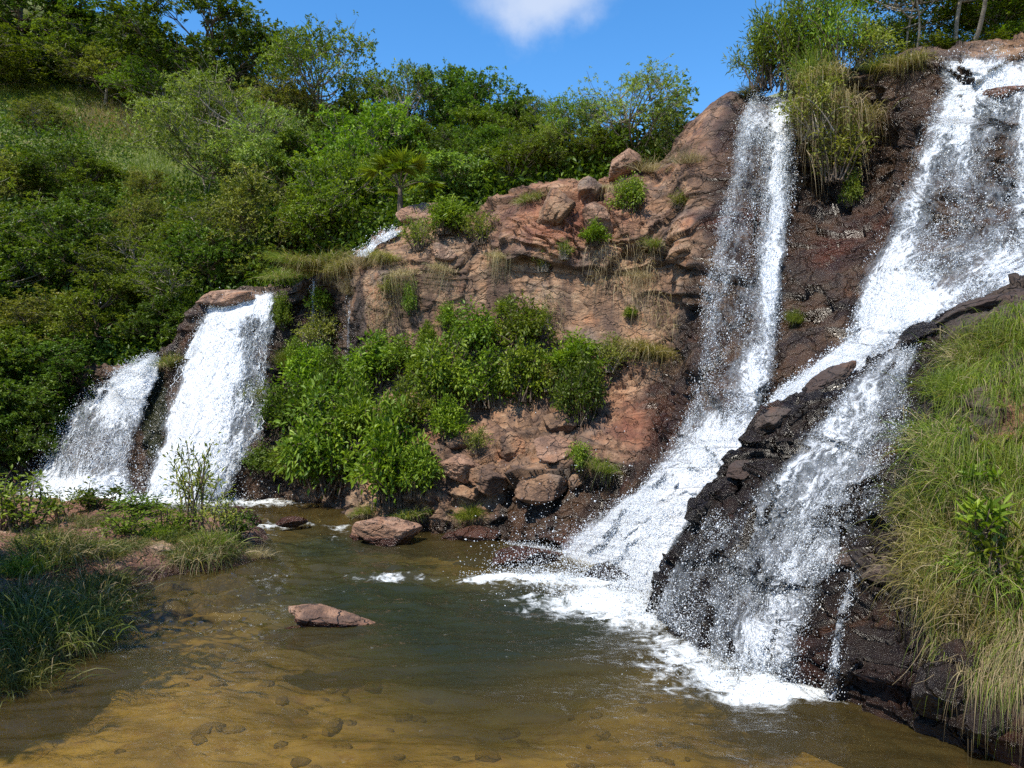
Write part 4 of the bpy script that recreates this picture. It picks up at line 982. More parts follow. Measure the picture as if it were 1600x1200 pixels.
place(make_palm(5), 'fan_palm', P(625, 322, 18.3), 'yellowing fan palm beside the small high cascade', 'palm', s=.75)
tick('trees')

# ------------------------------------------------------------------ undergrowth and grass of the hillside
def hill_grass_w(px, py):
    return np.clip(blob(px, py, [(40, 160, 130, 36, 1), (190, 190, 100, 38, 1), (240, 280, 70, 50, 1), (400, 340, 40, 60, .5), (330, 240, 60, 50, .5), (820, 295, 90, 14, .8), (1000, 262, 110, 22, 1), (480, 425, 60, 18, .8), (1060, 250, 40, 20, .8)]), 0, 1)
n = 15000; a = RS.uniform(-350, 1150, n); b_ = RS.uniform(60, 700, n)
ok = RS.rand(n) > hill_grass_w(a, b_) * 1.1; a, b_ = a[ok], b_[ok]
ok = (b_ > B_HI.clampy(a, b_) - 1) & ((a < 440) | (b_ < 440)); a, b_ = a[ok], b_[ok]
c = B_HI.at(a, b_); ok = (c[:, 1] < 46) & (c[:, 1] > 18.2); c = c[ok]
m_ = len(c); k = 16
hgt = RS.uniform(.15, 1.0, (m_, k, 1)) * RS.uniform(.5, 1.3, (m_, 1, 1))
p = (c[:, None] + RS.randn(m_, k, 3) * np.array([.22, .22, .10]) + hgt * np.array([0, 0, 1.])).reshape(-1, 3)
V, Fc = leaf_quads(p, RS.randn(len(p), 3) + np.array([0, -.3, .3]), .17 * RS.uniform(.6, 1.3, len(p)), .085)
ug = mesh('undergrowth', V, Fc, M_LEAF['dark'], attrs={'rnd': np.repeat(np.repeat(RS.rand(m_) * .6, k) + RS.rand(m_ * k) * .4, 2)})
tag(ug, 'leafy undergrowth covering the hillside between the trees', 'undergrowth', kind='stuff')
n = 150000; a = RS.uniform(-200, 1150, n); b_ = RS.uniform(90, 460, n); ok = (RS.rand(n) < hill_grass_w(a, b_)) & (b_ >= B_HI.clampy(a, b_) - 1); a, b_ = a[ok], b_[ok]
c = B_HI.at(a, b_); V, Fc = blade_mesh(c, RS.randn(len(c), 3) * .35 + np.array([0, 0, 1.]), RS.uniform(.3, .9, len(c)), .5, .022, K=4)
tag(mesh('hill_grass', V, Fc, M_GRASS, attrs={'rnd': np.repeat(np.clip(RS.rand(len(c)) * .6 + .3 * (fbm(c * .3, 8, 2) + 1) * .7, 0, 1), 3)}), 'long sunny grass on the open parts of the hillside', 'grass', kind='stuff')
c2 = B_HI.at(RS.normal(180, 45, 5000), RS.normal(190, 16, 5000)); V, Fc = blade_mesh(c2, RS.randn(5000, 3) * .5 + np.array([0, 0, 1.]), RS.uniform(.4, 1, 5000), .5, .02, K=4)
tag(mesh('dry_grass', V, Fc, M_STRAW, attrs={'rnd': np.repeat(RS.rand(5000), 3)}), 'patch of dry straw-coloured scrub in the open grass at upper left', 'dry grass', kind='stuff')
tick('undergrowth')

# ------------------------------------------------------------------ shrubs and tufts on the cliff
SH = {
 'glossy': [make_shrub(1.6, 1.8, M_LEAF['dark'], M_BARKD, 101, 46, 80, .12, .055), make_shrub(1.6, 1.7, M_LEAF['mid'], M_BARKD, 102, 42, 80, .12, .05)],
 'bright': [make_shrub(1.4, 1.6, M_LEAF['bright'], M_BARKD, 111, 42, 75, .12, .055), make_shrub(1.4, 1.5, M_LEAF['bright'], M_BARKD, 112, 40, 75, .14, .05)],
 'vine':   [make_shrub(1.2, 1.6, M_LEAF['bright'], M_BARKD, 121, 46, 75, .09, .055, droop=.7, upr=0), make_shrub(1.2, 1.5, M_LEAF['mid'], M_BARKD, 122, 44, 70, .09, .05, droop=.7, upr=0)],
 'scrub':  [make_shrub(1.0, 1.2, M_LEAF['olive'], M_BARK, 131, 36, 50, .07, .03), make_shrub(1.0, 1.1, M_LEAF['olive'], M_BARKD, 132, 30, 45, .08, .03)],
 'bamboo': [make_shrub(2.4, 2.4, M_LEAF['mid'], M_BARKD, 141, 60, 70, .17, .035), make_shrub(2.2, 2.4, M_LEAF['bright'], M_BARKD, 142, 50, 60, .17, .035)],
}
TU = {
 'green':  [make_tussock(.6, 700, M_GRASS, 201, 1.2, .7, .007, .12), make_tussock(.6, 600, M_GRASS, 202, 1.2, .8, .007, .14, M_STRAW)],
 'yellow': [make_tussock(.6, 700, M_GRASSY, 211, 1.3, 1.0, .008, .12, M_STRAW)],
 'straw':  [make_tussock(.6, 450, M_STRAW, 221, 1.0, .6, .006, .14), make_tussock(.6, 450, M_STRAW, 222, 1.5, 1.6, .006, .14)],
 'hang':   [make_tussock(.7, 420, M_STRAW, 231, 1.8, 1.5, .010, .2, M_GRASSY), make_tussock(.7, 480, M_GRASSY, 232, 1.8, 1.1, .010, .22, M_STRAW)],
 'bank':   [make_tussock(.6, 900, M_BANKG, 251, 1.6, 1.2, .006, .16, M_STRAW), make_tussock(.6, 800, M_BANKG, 252, 1.5, 1.2, .006, .18, M_STRAW), make_tussock(.6, 900, M_BANKG, 253, 1.5, 1.0, .006, .16)],
 'mix':    [make_tussock(.6, 900, M_GRASS, 241, 1.5, 1.1, .0045, .16, M_STRAW), make_tussock(.6, 900, M_GRASSY, 242, 1.5, 1.2, .0045, .16, M_STRAW), make_tussock(.6, 900, M_GRASS, 243, 1.3, .9, .0045, .14)],
}
GC = 'shrubs growing on the cliff'
SHRUBS = [  # px, py of the root, height px, width px, kind, label
 (475, 770, 120, 110, 'glossy', 'dark shrub at the waterline left of the biggest glossy shrub'), (535, 650, 130, 110, 'glossy', 'dark glossy shrub above the biggest one, under the trickles'), (500, 560, 90, 80, 'scrub', 'olive scrub in the dripping recess'),
 (640, 690, 120, 90, 'glossy', 'dark shrub above the yellow-green shrub, left of the bare rocks'), (665, 620, 90, 70, 'bright', 'bright shrub bridging the vine curtain and the buttress bush'),
 (520, 800, 250, 160, 'glossy', 'big dark glossy-leaved shrub at the foot of the cliff, right of the broad fall'),
 (455, 700, 130, 110, 'glossy', 'glossy shrub nearest the broad fall, low on the wet rock'),
 (480, 640, 110, 100, 'bright', 'green shrub under the dripping recess'),
 (560, 720, 170, 120, 'glossy', 'dark shrub between the biggest glossy shrub and the yellow-leaved one'),
 (610, 812, 210, 140, 'bright', 'shrub with yellow-green leaves reaching down to the water beside the tan boulder'),
 (655, 790, 120, 80, 'bright', 'small leafy shrub right of the yellow-green shrub at the waterline'),
 (590, 620, 110, 120, 'bright', 'bright bush at the foot of the tan buttress'),
 (640, 590, 80, 90, 'glossy', 'shrub between the tan buttress and the green vine curtain'),
 (690, 650, 160, 130, 'vine', 'left end of the bright vine curtain on the middle cliff'),
 (740, 570, 110, 120, 'vine', 'highest clump of the bright vine curtain'),
 (755, 650, 130, 120, 'vine', 'lowest clump of the bright vine curtain, above the bare rocks'),
 (815, 560, 110, 110, 'vine', 'upper right clump of the bright vine curtain'),
 (820, 640, 130, 100, 'vine', 'right end of the bright vine curtain'),
 (700, 700, 90, 80, 'bright', 'small bush hanging below the left end of the vine curtain'),
 (905, 680, 160, 90, 'glossy', 'dark columnar bush hanging left of the orange-tipped tuft'),
 (900, 600, 90, 110, 'bright', 'bright bush on top of the dark columnar bush'),
 (860, 620, 80, 80, 'scrub', 'thin shrub left of the dark columnar bush'),
 (955, 590, 80, 80, 'scrub', 'scrubby clump next to the orange-tipped tuft'),
 (985, 340, 60, 70, 'vine', 'yellow-green creeper on the red blocks near the top of the cliff'),
 (930, 390, 40, 50, 'bright', 'little green bush below the red blocks'),
 (985, 502, 22, 24, 'bright', 'tiny green sprout alone on the bare rock face'),
 (700, 375, 60, 80, 'bright', 'leafy shrub on the ledge right of the fan palm'),
 (750, 390, 60, 60, 'scrub', 'dull shrub on the ledge left of the red blocks'),
 (650, 400, 60, 60, 'scrub', 'scrub on the rounded rock beside the small high cascade'),
 (640, 500, 80, 34, 'vine', 'narrow vine running down the buttress edge'),
 (505, 500, 70, 50, 'bright', 'leafy plant inside the dripping recess'),
 (460, 590, 70, 50, 'bright', 'vivid upright plant on the wet rock beside the broad fall'),
 (850, 430, 40, 40, 'scrub', 'sparse scrub halfway up the middle cliff'),
 (400, 650, 50, 60, 'scrub', 'low scrub on the wet grey rock beside the broad fall'),
 (420, 750, 70, 80, 'glossy', 'low shrub at the waterline right of the broad fall'),
 (1330, 330, 60, 40, 'vine', 'green vine tip below the hanging straw'),
 (668, 560, 50, 40, 'bright', 'small sprouting bush just left of the highest vine clump'), (790, 500, 36, 40, 'vine', 'creeper shoot climbing above the vine curtain'), (700, 520, 46, 36, 'vine', 'creeper shoot on the rock above the left vine clump'),
 (850, 520, 40, 40, 'scrub', 'dry scrub beside the right end of the vine curtain'), (560, 640, 70, 50, 'scrub', 'olive scrub between the trickles and the tan buttress foot'), (500, 600, 60, 50, 'vine', 'pale creeper under the first trickle'),
 (905, 740, 46, 50, 'vine', 'lower tip of the dark columnar bush'), (745, 715, 46, 50, 'scrub', 'dry scrub hanging under the vine curtain'), (440, 520, 60, 34, 'vine', 'narrow creeper at the right edge of the broad fall lip'),
 (610, 470, 36, 44, 'scrub', 'brown scrub on the face of the tan buttress'), (880, 410, 34, 36, 'scrub', 'tiny scrub under the red blocks'), (1060, 330, 30, 34, 'scrub', 'lone scrub on the slope below the red rock peak'),
]
def cliff_place(px_, py_, hp, wp, protos, name, label, cat, group, out=.18, tilt=(.45, 0), buf=None):
    p = (buf or B_CL).at(px_, py_ - hp * .12, out * .3, True); pr = protos[RS.randint(len(protos))]
    hm, wm = hp / F * p[1], wp / F * p[1]; p[2] -= .0
    return place(pr, name, p, label, cat, group, s=(wm / pr['w'], wm / pr['w'], hm / pr['h']), tilt=tilt)
for (px_, py_, hp, wp, kd, lab) in SHRUBS:
    hp, wp = hp * (.78 if hp > 60 else 1), wp * (.95 if hp > 60 else 1)
    cliff_place(px_, py_, hp, wp, SH[kd], 'shrub', lab, 'shrub', GC, tilt=(0, 0))
GTU = 'grass tufts on the cliff'
for (px_, py_, hp, wp, kd, lab) in [
 (1010, 560, 62, 130, 'yellow', 'orange-tipped grass tuft bulging from the cliff left of the plunging fall'),
 (940, 745, 60, 60, 'green', 'grass tuft low on the red rock under the dark columnar bush'),
 (735, 815, 50, 60, 'green', 'grass tuft at the waterline right of the leafy shrubs'),
 (640, 815, 40, 80, 'green', 'fringe of grass at the water under the yellow-green shrub'),
 (575, 805, 36, 60, 'green', 'grass fringe left of the tan boulder'),
 (600, 412, 40, 70, 'yellow', 'grass tuft on the rounded rock right of the thinnest trickle'), (510, 418, 46, 90, 'green', 'grass tuft on the ledge between the two trickles'), (570, 425, 50, 70, 'straw', 'dry grass tuft at the head of the tan buttress'),
 (455, 418, 40, 90, 'green', 'grass on the ledge just right of the broad fall lip'),
 (543, 425, 50, 90, 'yellow', 'grass tuft draped over the ledge above the thinnest trickle'),
 (480, 425, 44, 100, 'yellow', 'grass mound draped over the lip above the first trickle'),
 (440, 440, 40, 70, 'green', 'grass behind the right edge of the broad fall lip'),
 (272, 575, 46, 56, 'green', 'round grass cushion on top of the mossy rib'),
 (450, 580, 70, 50, 'green', 'bright upright grass on the wet rock left of the first trickle'),
 (1025, 392, 40, 50, 'green', 'grass tuft stuck in the dry slope left of the plunging fall'),
 (1075, 262, 50, 70, 'straw', 'pale dry grass on the shoulder below the red rock peak'),
 (1010, 275, 46, 80, 'straw', 'pale dry grass on the plateau right of the broad-leaved sapling'),
 (960, 300, 40, 60, 'straw', 'dry grass on top of the red blocks'),
 (630, 440, 70, 70, 'straw', 'dry grass hanging on the rounded rock by the high cascade'),
 (780, 410, 60, 50, 'straw', 'dry grass hanging left of the red blocks'),
 (1000, 440, 60, 60, 'straw', 'dry stalks hanging in the middle of the bare face'),
 (690, 430, 60, 60, 'straw', 'dry stalks below the leafy ledge shrub'),
 (1240, 510, 50, 34, 'green', 'green moss-like grass on the dark rib between the two right falls'),
 (545, 470, 70, 46, 'straw', 'dry grass beard hanging beside the thinnest trickle'),
 (830, 320, 40, 60, 'green', 'grass on the rim left of the red blocks'),
 (1175, 150, 26, 60, 'yellow', 'grass fringe on the red rock peak at the lip of the plunging fall'),
]:
    cliff_place(px_, py_, hp, wp, TU[kd], 'grass_tuft', lab, 'grass', GTU, tilt=(.25, 0))
GH = 'plants hanging between the two right falls'
for (px_, py_, Yo, hp, wp, kd, lab, nm) in [
 (1240, 140, .3, 190, 130, 'bamboo0', 'tall narrow-leaved shrub overhanging the plunging fall', 'shrub'),
 (1195, 140, .2, 120, 110, 'bamboo1', 'bright shrub arching left over the lip of the plunging fall', 'shrub'),
 (1300, 120, .3, 165, 110, 'bamboo1', 'bright leafy shrub behind the hanging straw', 'shrub'),
 (1355, 110, .0, 80, 110, 'scrub0', 'olive shrub between the hanging straw and the orange-tipped crest grass', 'shrub'),
 (1275, 215, .7, 110, 110, 'scrub0', 'olive foliage mixed into the hanging straw', 'shrub'),
 (1310, 285, .7, 110, 110, 'scrub1', 'trailing foliage under the hanging straw', 'shrub'),
 (1270, 130, .4, 150, 90, 'g_green', 'tall grass clump rising above the hanging straw', 'grass_tuft'),
 (1262, 165, .6, 84, 60, 'g_hang0', 'left mass of straw-coloured grass hanging over the dark hollow', 'grass_tuft'),
 (1308, 160, .6, 95, 66, 'g_hang0', 'right mass of straw-coloured grass hanging over the dark hollow', 'grass_tuft'),
 (1285, 125, .5, 95, 80, 'g_hang1', 'topmost arching grass above the hanging straw', 'grass_tuft'),
 (1335, 190, .3, 90, 90, 'g_hang1', 'greenish grass drooping right of the hanging straw', 'grass_tuft'),
 (1418, 105, .1, 56, 90, 'g_yellow', 'orange-tipped grass on the crest left of the widest fall', 'grass_tuft'),
 (1380, 108, .1, 40, 70, 'g_green', 'short green grass on the crest beside the orange-tipped grass', 'grass_tuft'),
]:
    p = B_CL.at(px_, py_, Yo, True)
    pr = (TU[{'g_green': 'green', 'g_hang0': 'hang', 'g_hang1': 'hang', 'g_yellow': 'yellow'}[kd]][1 if kd.endswith('1') else 0]) if kd[0] == 'g' else SH[kd[:-1]][int(kd[-1])]
    hm, wm = hp / F * p[1], wp / F * p[1]
    place(pr, nm, p, lab, 'shrub' if nm == 'shrub' else 'grass', GH, s=(wm / pr['w'], wm / pr['w'], hm / pr['h']))
# long roots and stalks hanging into the hollow
n = 260; a = RS.uniform(1258, 1345, n); b_ = RS.uniform(150, 250, n); r_ = B_CL.at(a, b_, .45, True)
V, Fc = blade_mesh(r_, RS.randn(n, 3) * .3 + np.array([0, -.5, -.2]), RS.uniform(.2, .8, n), 1.2, .010)
tag(mesh('hanging_stalks', V, Fc, M_STRAW, attrs={'rnd': np.repeat(RS.rand(n), 5)}), 'loose straw stalks hanging in the dark hollow between the right falls', 'stalks', kind='stuff')
n = 2600; a = RS.uniform(560, 1060, n); b_ = RS.uniform(370, 520, n) ; kx = vnoise(np.stack([a * .02, b_ * .01, a * 0], -1), 5); ok = kx > .05; a, b_ = a[ok], b_[ok]; r_ = B_CL.at(a, b_, .05)
V, Fc = blade_mesh(r_, RS.randn(len(a), 3) * .5 + np.array([0, -.5, .2]), RS.uniform(.2, .7, len(a)), 1.3, .010)
tag(mesh('dry_stalks', V, Fc, M_STRAW, attrs={'rnd': np.repeat(RS.rand(len(a)), 5)}), 'dry stalks trailing down the bare middle of the cliff', 'stalks', kind='stuff')
tick('cliff plants')

# ------------------------------------------------------------------ boulders
def boulder(label, c, size, seed, m=M_RED, wet=0., group=None, flat=1.0, rz=0., tilt=(0, 0), name='boulder', cells=(1.6, 4.0), wetline=None):
    nu, nv = 120, 80
    U, V_ = np.meshgrid(np.linspace(0, 2 * math.pi, nu), np.linspace(0, math.pi, nv))
    S0 = np.stack([np.cos(U) * np.sin(V_), np.sin(U) * np.sin(V_), np.cos(V_)], -1)
    q = S0 + .2 * seed
    f0, _ = facet(q * cells[0] + 7.7 * seed, seed, 1.2); f1, e1 = facet(q * cells[1] + 3.3 * seed, seed + 9)
    rb = np.random.RandomState(seed * 7 + 1); pn = unit(rb.randn(15, 3)); ph = rb.uniform(.72, 1.0, 15)
    dt = S0 @ pn.T; rr_ = np.where(dt > .05, ph / np.maximum(dt, .05), 9.)
    r_ = -np.log(np.exp(-rr_ * 22).sum(-1)) / 22
    r_ = np.minimum(r_, 1.35) + .05 * f1 + .05 * fbm(q * 1.5, seed, 3) + .03 * fbm(q * 6, seed + 3, 3) + .05 * f0
    r_[:, -1] = r_[:, 0]; r_[0] = r_[0].mean(); r_[-1] = r_[-1].mean()
    G = S0 * r_[..., None] * np.array(size) / 2
    G[..., 2] = np.where(G[..., 2] > 0, G[..., 2] * flat, G[..., 2])
    cz = c[2] + G[..., 2]
    wt = np.full(U.shape, wet) if wetline is None else sstep(wetline + .05, wetline - .02, cz)
    o_ = mesh(name, G.reshape(-1, 3), grid_faces(nv, nu), m, attrs={'wet': wt, 'moss': 0 * U, 'red': wt * (.8 if m is not M_DARK else 0), 'crack': (1 - sstep(0, .07, e1)) * .4})
    o_.location = tuple(c); o_.rotation_euler = (tilt[0], tilt[1], rz)
    return tag(o_, label, 'boulder', group)
def wp(px_, py_, z=0.): Yd = (CAMZ - z) * F / (py_ - HOR); return np.array([(px_ - 800) / F * Yd, Yd, z])
GB = 'boulders in the stream'
boulder('flat reddish slab rising from the middle of the pool', wp(518, 978, .0) + [0, .1, .02], (.95, .5, .22), 3, group=GB, wetline=.03, tilt=(0, .12), rz=.1)
boulder('submerged wet skirt of rock under the pool slab', wp(500, 990, -.12), (1.15, .6, .2), 4, group=GB, wet=1)
boulder('tan boulder with a wet red foot at the water below the leafy shrubs', wp(605, 836, .12), (.9, .6, .62), 5, group=GB, wetline=.1, rz=.2)
boulder('smaller tan stone leaning on the left of the tan boulder', wp(567, 834, .1), (.45, .4, .26), 6, group=GB, wetline=.08)
boulder('wet red stone at the head of the rapids near the bank', wp(372, 812, .15), (.75, .5, .36), 7, group=GB, wet=.9)
boulder('little red stone in the middle of the rapids', wp(455, 816, .15), (.45, .35, .24), 8, group=GB, wet=.9)
boulder('flooded dark red rock beside the foot of the big white fall', wp(815, 872, .05), (.95, .6, .36), 9, group=GB, wet=.9)
boulder('low wet rock at the cliff foot right of the waterline grass', wp(745, 838, .05), (.9, .5, .3), 10, group=GB, wet=.9)
boulder('rock washed over by the foam at the foot of the big white fall', wp(960, 895, .05), (.8, .5, .3), 11, m=M_DARK, group=GB, wet=.9)
GK = 'boulders on the left bank'
boulder('largest reddish boulder on the near side of the left bank', wp(205, 872, .12), (1.0, .7, .36), 12, group=GK)
boulder('pinkish boulder among the twigs of the left bank', wp(168, 826, .25), (.62, .5, .42), 13, group=GK, m=M_ROCK)
boulder('small stone near the top edge of the left bank', wp(100, 808, .3), (.42, .36, .25), 14, group=GK)
boulder('dull flat stone at the left frame edge', wp(18, 842, .3), (.7, .5, .25), 15, group=GK)
boulder('low stone left of the dark round tussock', wp(250, 862, .18), (.6, .4, .3), 16, group=GK, m=M_ROCK)
boulder('stone at the bank tip beside the rapids', wp(345, 835, .15), (.45, .35, .22), 17, group=GK)
boulder('flat red-brown slab under the bank boulders', wp(215, 888, .03), (1.5, .7, .2), 18, group=GK, wetline=.08)
GX = 'loose rocks on the cliff'
boulder('layered reddish lip slab at the top left of the broad fall', B_CL.at(356, 466, -.1), (1.5, 1.1, .42), 19, group=GX, m=M_RED, tilt=(0, -.12), cells=(1.2, 3))
boulder('red rock parting the water at the top of the widest fall', B_CL.at(1562, 152, .1), (.8, .6, .26), 20, group=GX, wet=.5)
boulder('pale pink rock between the fan palm and the ledge shrub', B_CL.at(655, 345, -.3) + [0, .2, .1], (.9, .7, .7), 21, group=GX)
boulder('orange rock under the leafy ledge shrub', B_CL.at(692, 395, .1), (.5, .4, .36), 22, group=GX)
for i_, (px_, py_, sx, sz, lab) in enumerate([(975, 262, .8, .6, 'dark block on the plateau skyline'), (920, 300, 1.0, .5, 'left block of the red rim'), (870, 330, .9, .8, 'overhanging red block at the left corner of the rim'), (935, 345, .7, .5, 'grey faceted block under the red rim'),
        (880, 660, .7, .5, 'rounded grey block above the bare rocks'), (800, 700, .8, .5, 'flat grey slab in the bare rocks'), (870, 705, .7, .4, 'slab with tan stripes in the bare rocks'), (770, 750, .8, .5, 'broken tan block in the bare rocks'), (845, 760, .9, .45, 'dark low block of the bare rocks'), (720, 730, .6, .5, 'brown block left of the bare rocks'),
        (725, 690, .6, .4, 'crumbly block under the vine curtain'), (900, 750, .22, .3, 'small pale stone at the root of the dark columnar bush')]):
    boulder(lab, B_CL.at(px_, py_, .02, True), (sx, .6, sz), 40 + i_, group=GX, m=M_ROCK if i_ % 3 else M_RED, rz=RS.rand() * 3, tilt=(.3 * RS.randn(), .25 * RS.randn()), cells=(1.3, 3))
GJ = 'jutting blocks of the dark ledge'
for i_, (px_, py_, sx, sy, sz, tl, lab) in enumerate([
 (1300, 592, .8, .5, .22, -.5, 'flat brown plate on the ridge above the veil of water'), (1210, 655, .55, .5, .26, -.6, 'brown block on the ridge where the two big falls meet'), (1235, 690, .4, .4, .2, -.3, 'stepped block just under the ridge top block'),
 (1160, 735, .45, .4, .2, -.5, 'block halfway down the ridge'), (1130, 770, .4, .4, .25, -.8, 'grey-lit slab low on the ridge'), (1330, 880, .65, .5, .2, .1, 'smooth brown shelf above the narrow spout'),
 (1400, 900, .6, .5, .3, .25, 'flat brown step below the smooth shelf'), (1375, 990, .3, .4, .8, .25, 'upright dark slab right of the narrow spout'), (1420, 1040, .35, .4, .7, .3, 'second upright dark slab by the undercut'),
 (1330, 1050, .25, .35, .6, .35, 'leaning slab beside the foot of the narrow spout'), (1480, 1080, .45, .4, .5, .2, 'black wet block under the hanging grass'), (1560, 1130, .5, .4, .4, .1, 'red-brown wet block at the bottom right corner'),
 (1440, 940, .4, .4, .35, .4, 'dark block under the dry tussock'), (1525, 1050, .4, .4, .45, .1, 'rough wet block deep under the right bank'), (1450, 520, .5, .5, .25, -.4, 'grey slab at the top of the ledge'), (1530, 480, .8, .6, .3, -.3, 'largest grey slab at the top of the right bank'),
 (1400, 600, .3, .35, .5, .3, 'mossy brown block right of the veil of water'), (1550, 668, .35, .3, .3, .1, 'exposed brown rock in the right bank grass')]):
    boulder(lab, B_SP.at(px_, py_, .0, True) + np.array([0, .08, 0]), (sx * .8, sy * .8, sz * .8), 70 + i_, group=GJ, m=M_DARK, wet=.2 if i_ in (0, 1, 3, 5, 6, 15, 17) else .8, tilt=(.2, tl), name='rock_block', cells=(1.9, 5), rz=RS.uniform(-.4, .4))
sv_, sf_, o_n = [], [], 0
for k in range(170):
    yy = RS.uniform(4.6, 11.5); xx = RS.uniform(-3.4, 2.6) if yy > 6.5 else RS.uniform(-3.3, 1.6)
    r0 = RS.uniform(.03, .11) * (1.6 if RS.rand() < .12 else 1); U_, V_ = np.meshgrid(np.linspace(0, 2 * math.pi, 9), np.linspace(0, math.pi, 6))
    q = np.stack([np.cos(U_) * np.sin(V_), np.sin(U_) * np.sin(V_) * RS.uniform(.6, 1), np.cos(V_) * .3], -1) * r0
    a_ = RS.rand() * 6; q = q @ np.array([[math.cos(a_), math.sin(a_), 0], [-math.sin(a_), math.cos(a_), 0], [0, 0, 1]])
    q = q * (1 + .22 * vnoise(q / r0 * 1.5 + k * 5.1, 3))[..., None] + np.array([xx, yy, bed_z(xx, yy) + .01])
    sv_.append(q.reshape(-1, 3)); sf_.append(grid_faces(6, 9) + o_n); o_n += 54
V = np.concatenate(sv_); nv_ = len(V)
tag(mesh('bed_stones', V, np.concatenate(sf_), M_BANKR, attrs={'wet': np.full(nv_, .2), 'moss': np.full(nv_, .0), 'red': np.full(nv_, .1), 'crack': np.zeros(nv_)}, smooth=True), 'small brown stones lying on the pool bed', 'stones', kind='stuff')
tick('boulders')

# ------------------------------------------------------------------ plants of the left bank
GL = 'tussocks on the left bank'
def bank_at(px_, py_):
    z_ = .3
    for _ in range(4):
        q = wp(px_, py_, z_); z_ = max(.0, float(bank_z(q[0], q[1])))
    q[2] = z_ - .03; return q
for (px_, py_, hp, wpx, kd, k, lab) in [
 (70, 1000, 190, 260, 'bank', 2, 'largest dark tussock drooping into the pool at the left'),
 (125, 960, 150, 200, 'bank', 0, 'tussock with strawy blades at the point of the near bank'),
 (10, 1065, 130, 200, 'bank', 2, 'grass clump in the water at the left frame edge'),
 (20, 960, 170, 200, 'bank', 0, 'tall grass at the left frame edge behind the largest tussock'),
 (90, 900, 110, 170, 'bank', 0, 'grass behind the largest tussock'),
 (310, 885, 80, 150, 'bank', 0, 'dark round tussock on the bank tip by the rapids'),
 (275, 862, 60, 100, 'bank', 2, 'grass between the dark round tussock and its neighbour stone'),
 (400, 872, 30, 60, 'straw', 0, 'brown clump of dead grass in the water by the bank tip'),
 (170, 900, 50, 90, 'bank', 2, 'low grass in front of the largest bank boulder'),
 (40, 870, 70, 130, 'green', 0, 'grass below the dull flat stone'),
 (130, 850, 50, 110, 'green', 1, 'grass left of the pinkish boulder'),
 (240, 835, 44, 110, 'green', 0, 'grass behind the low stone'),
 (330, 850, 60, 90, 'green', 1, 'reddish-stemmed grass behind the dark round tussock'),
 (150, 925, 90, 140, 'bank', 1, 'tussock between the point tussock and the bank boulders'), (50, 1020, 120, 190, 'bank', 0, 'drooping tussock in front of the largest dark one'),
 (120, 815, 40, 110, 'bank', 1, 'scruffy grass beside the small stone of the bank'), (200, 845, 44, 90, 'bank', 0, 'scruffy grass just above the largest bank boulder'), (70, 850, 60, 120, 'bank', 2, 'dark grass between the frame edge and the pinkish boulder'),
 (20, 780, 50, 80, 'yellow', 0, 'sunlit yellow grass at the left frame edge below the hollow')]:
    p = bank_at(px_, py_); pr = TU[kd][k]; hm, wm = hp / F * p[1], wpx / F * p[1]
    place(pr, 'grass_tuft', p, lab, 'grass', GL, s=(wm / 1.0, wm / 1.0, hm / .52))
TW = [make_shrub(.8, .8, M_LEAF['olive'], M_BARKD, 301, 16, 34, .06, .022), make_shrub(.8, .7, M_LEAF['mid'], M_BARKD, 302, 20, 40, .065, .025), make_shrub(.8, .6, M_LEAF['dark'], M_BARKD, 303, 16, 40, .07, .03)]
for (px_, py_, hp, wpx, k, lab) in [
 (30, 830, 100, 130, 1, 'bushy plant at the left frame edge of the bank'),
 (150, 800, 60, 90, 2, 'dark leafy plant seen against the left arm of the fall'),
 (95, 815, 60, 90, 0, 'twiggy plant left of the pinkish boulder'),
 (215, 810, 55, 90, 2, 'plant in front of the splash, right of the pinkish boulder'),
 (265, 820, 60, 100, 1, 'leafy plant before the brightest splash'),
 (300, 860, 160, 110, 0, 'tall bare-stemmed plant reaching up in front of the broad fall'),
 (345, 845, 90, 90, 0, 'twiggy reddish plant at the bank tip'),
 (190, 840, 50, 100, 1, 'low plant hugging the pinkish boulder'),
 (370, 850, 60, 60, 2, 'thin plant overhanging the rapids'),
 (60, 900, 60, 80, 0, 'small plant among the near tussocks')]:
    p = bank_at(px_, py_); pr = TW[k]; hm, wm = hp / F * p[1], wpx / F * p[1]
    place(pr, 'plant', p, lab, 'plant', 'twiggy plants on the left bank', s=(wm / pr['w'], wm / pr['w'], hm / pr['h']))
n = 20000; a = RS.uniform(-12, -3.6, n); b_ = RS.uniform(5, 15.8, n); dd_ = shore_dist(a, b_); kk = fbm(np.stack([a, b_, 0 * a], -1) * .9, 66, 3)
ok = (dd_ > .12) & (kk > -.02); a, b_ = a[ok], b_[ok]; r_ = np.stack([a, b_, bank_z(a, b_) - .01], -1)
V, Fc = blade_mesh(r_, RS.randn(len(a), 3) * .5 + np.array([0, 0, 1.]), RS.uniform(.08, .32, len(a)), .6, .007, K=4)
tag(mesh('bank_grass', V, Fc, M_BANKG, attrs={'rnd': np.repeat(RS.rand(len(a)), 3)}), 'short grass scattered over the left bank', 'grass', kind='stuff')

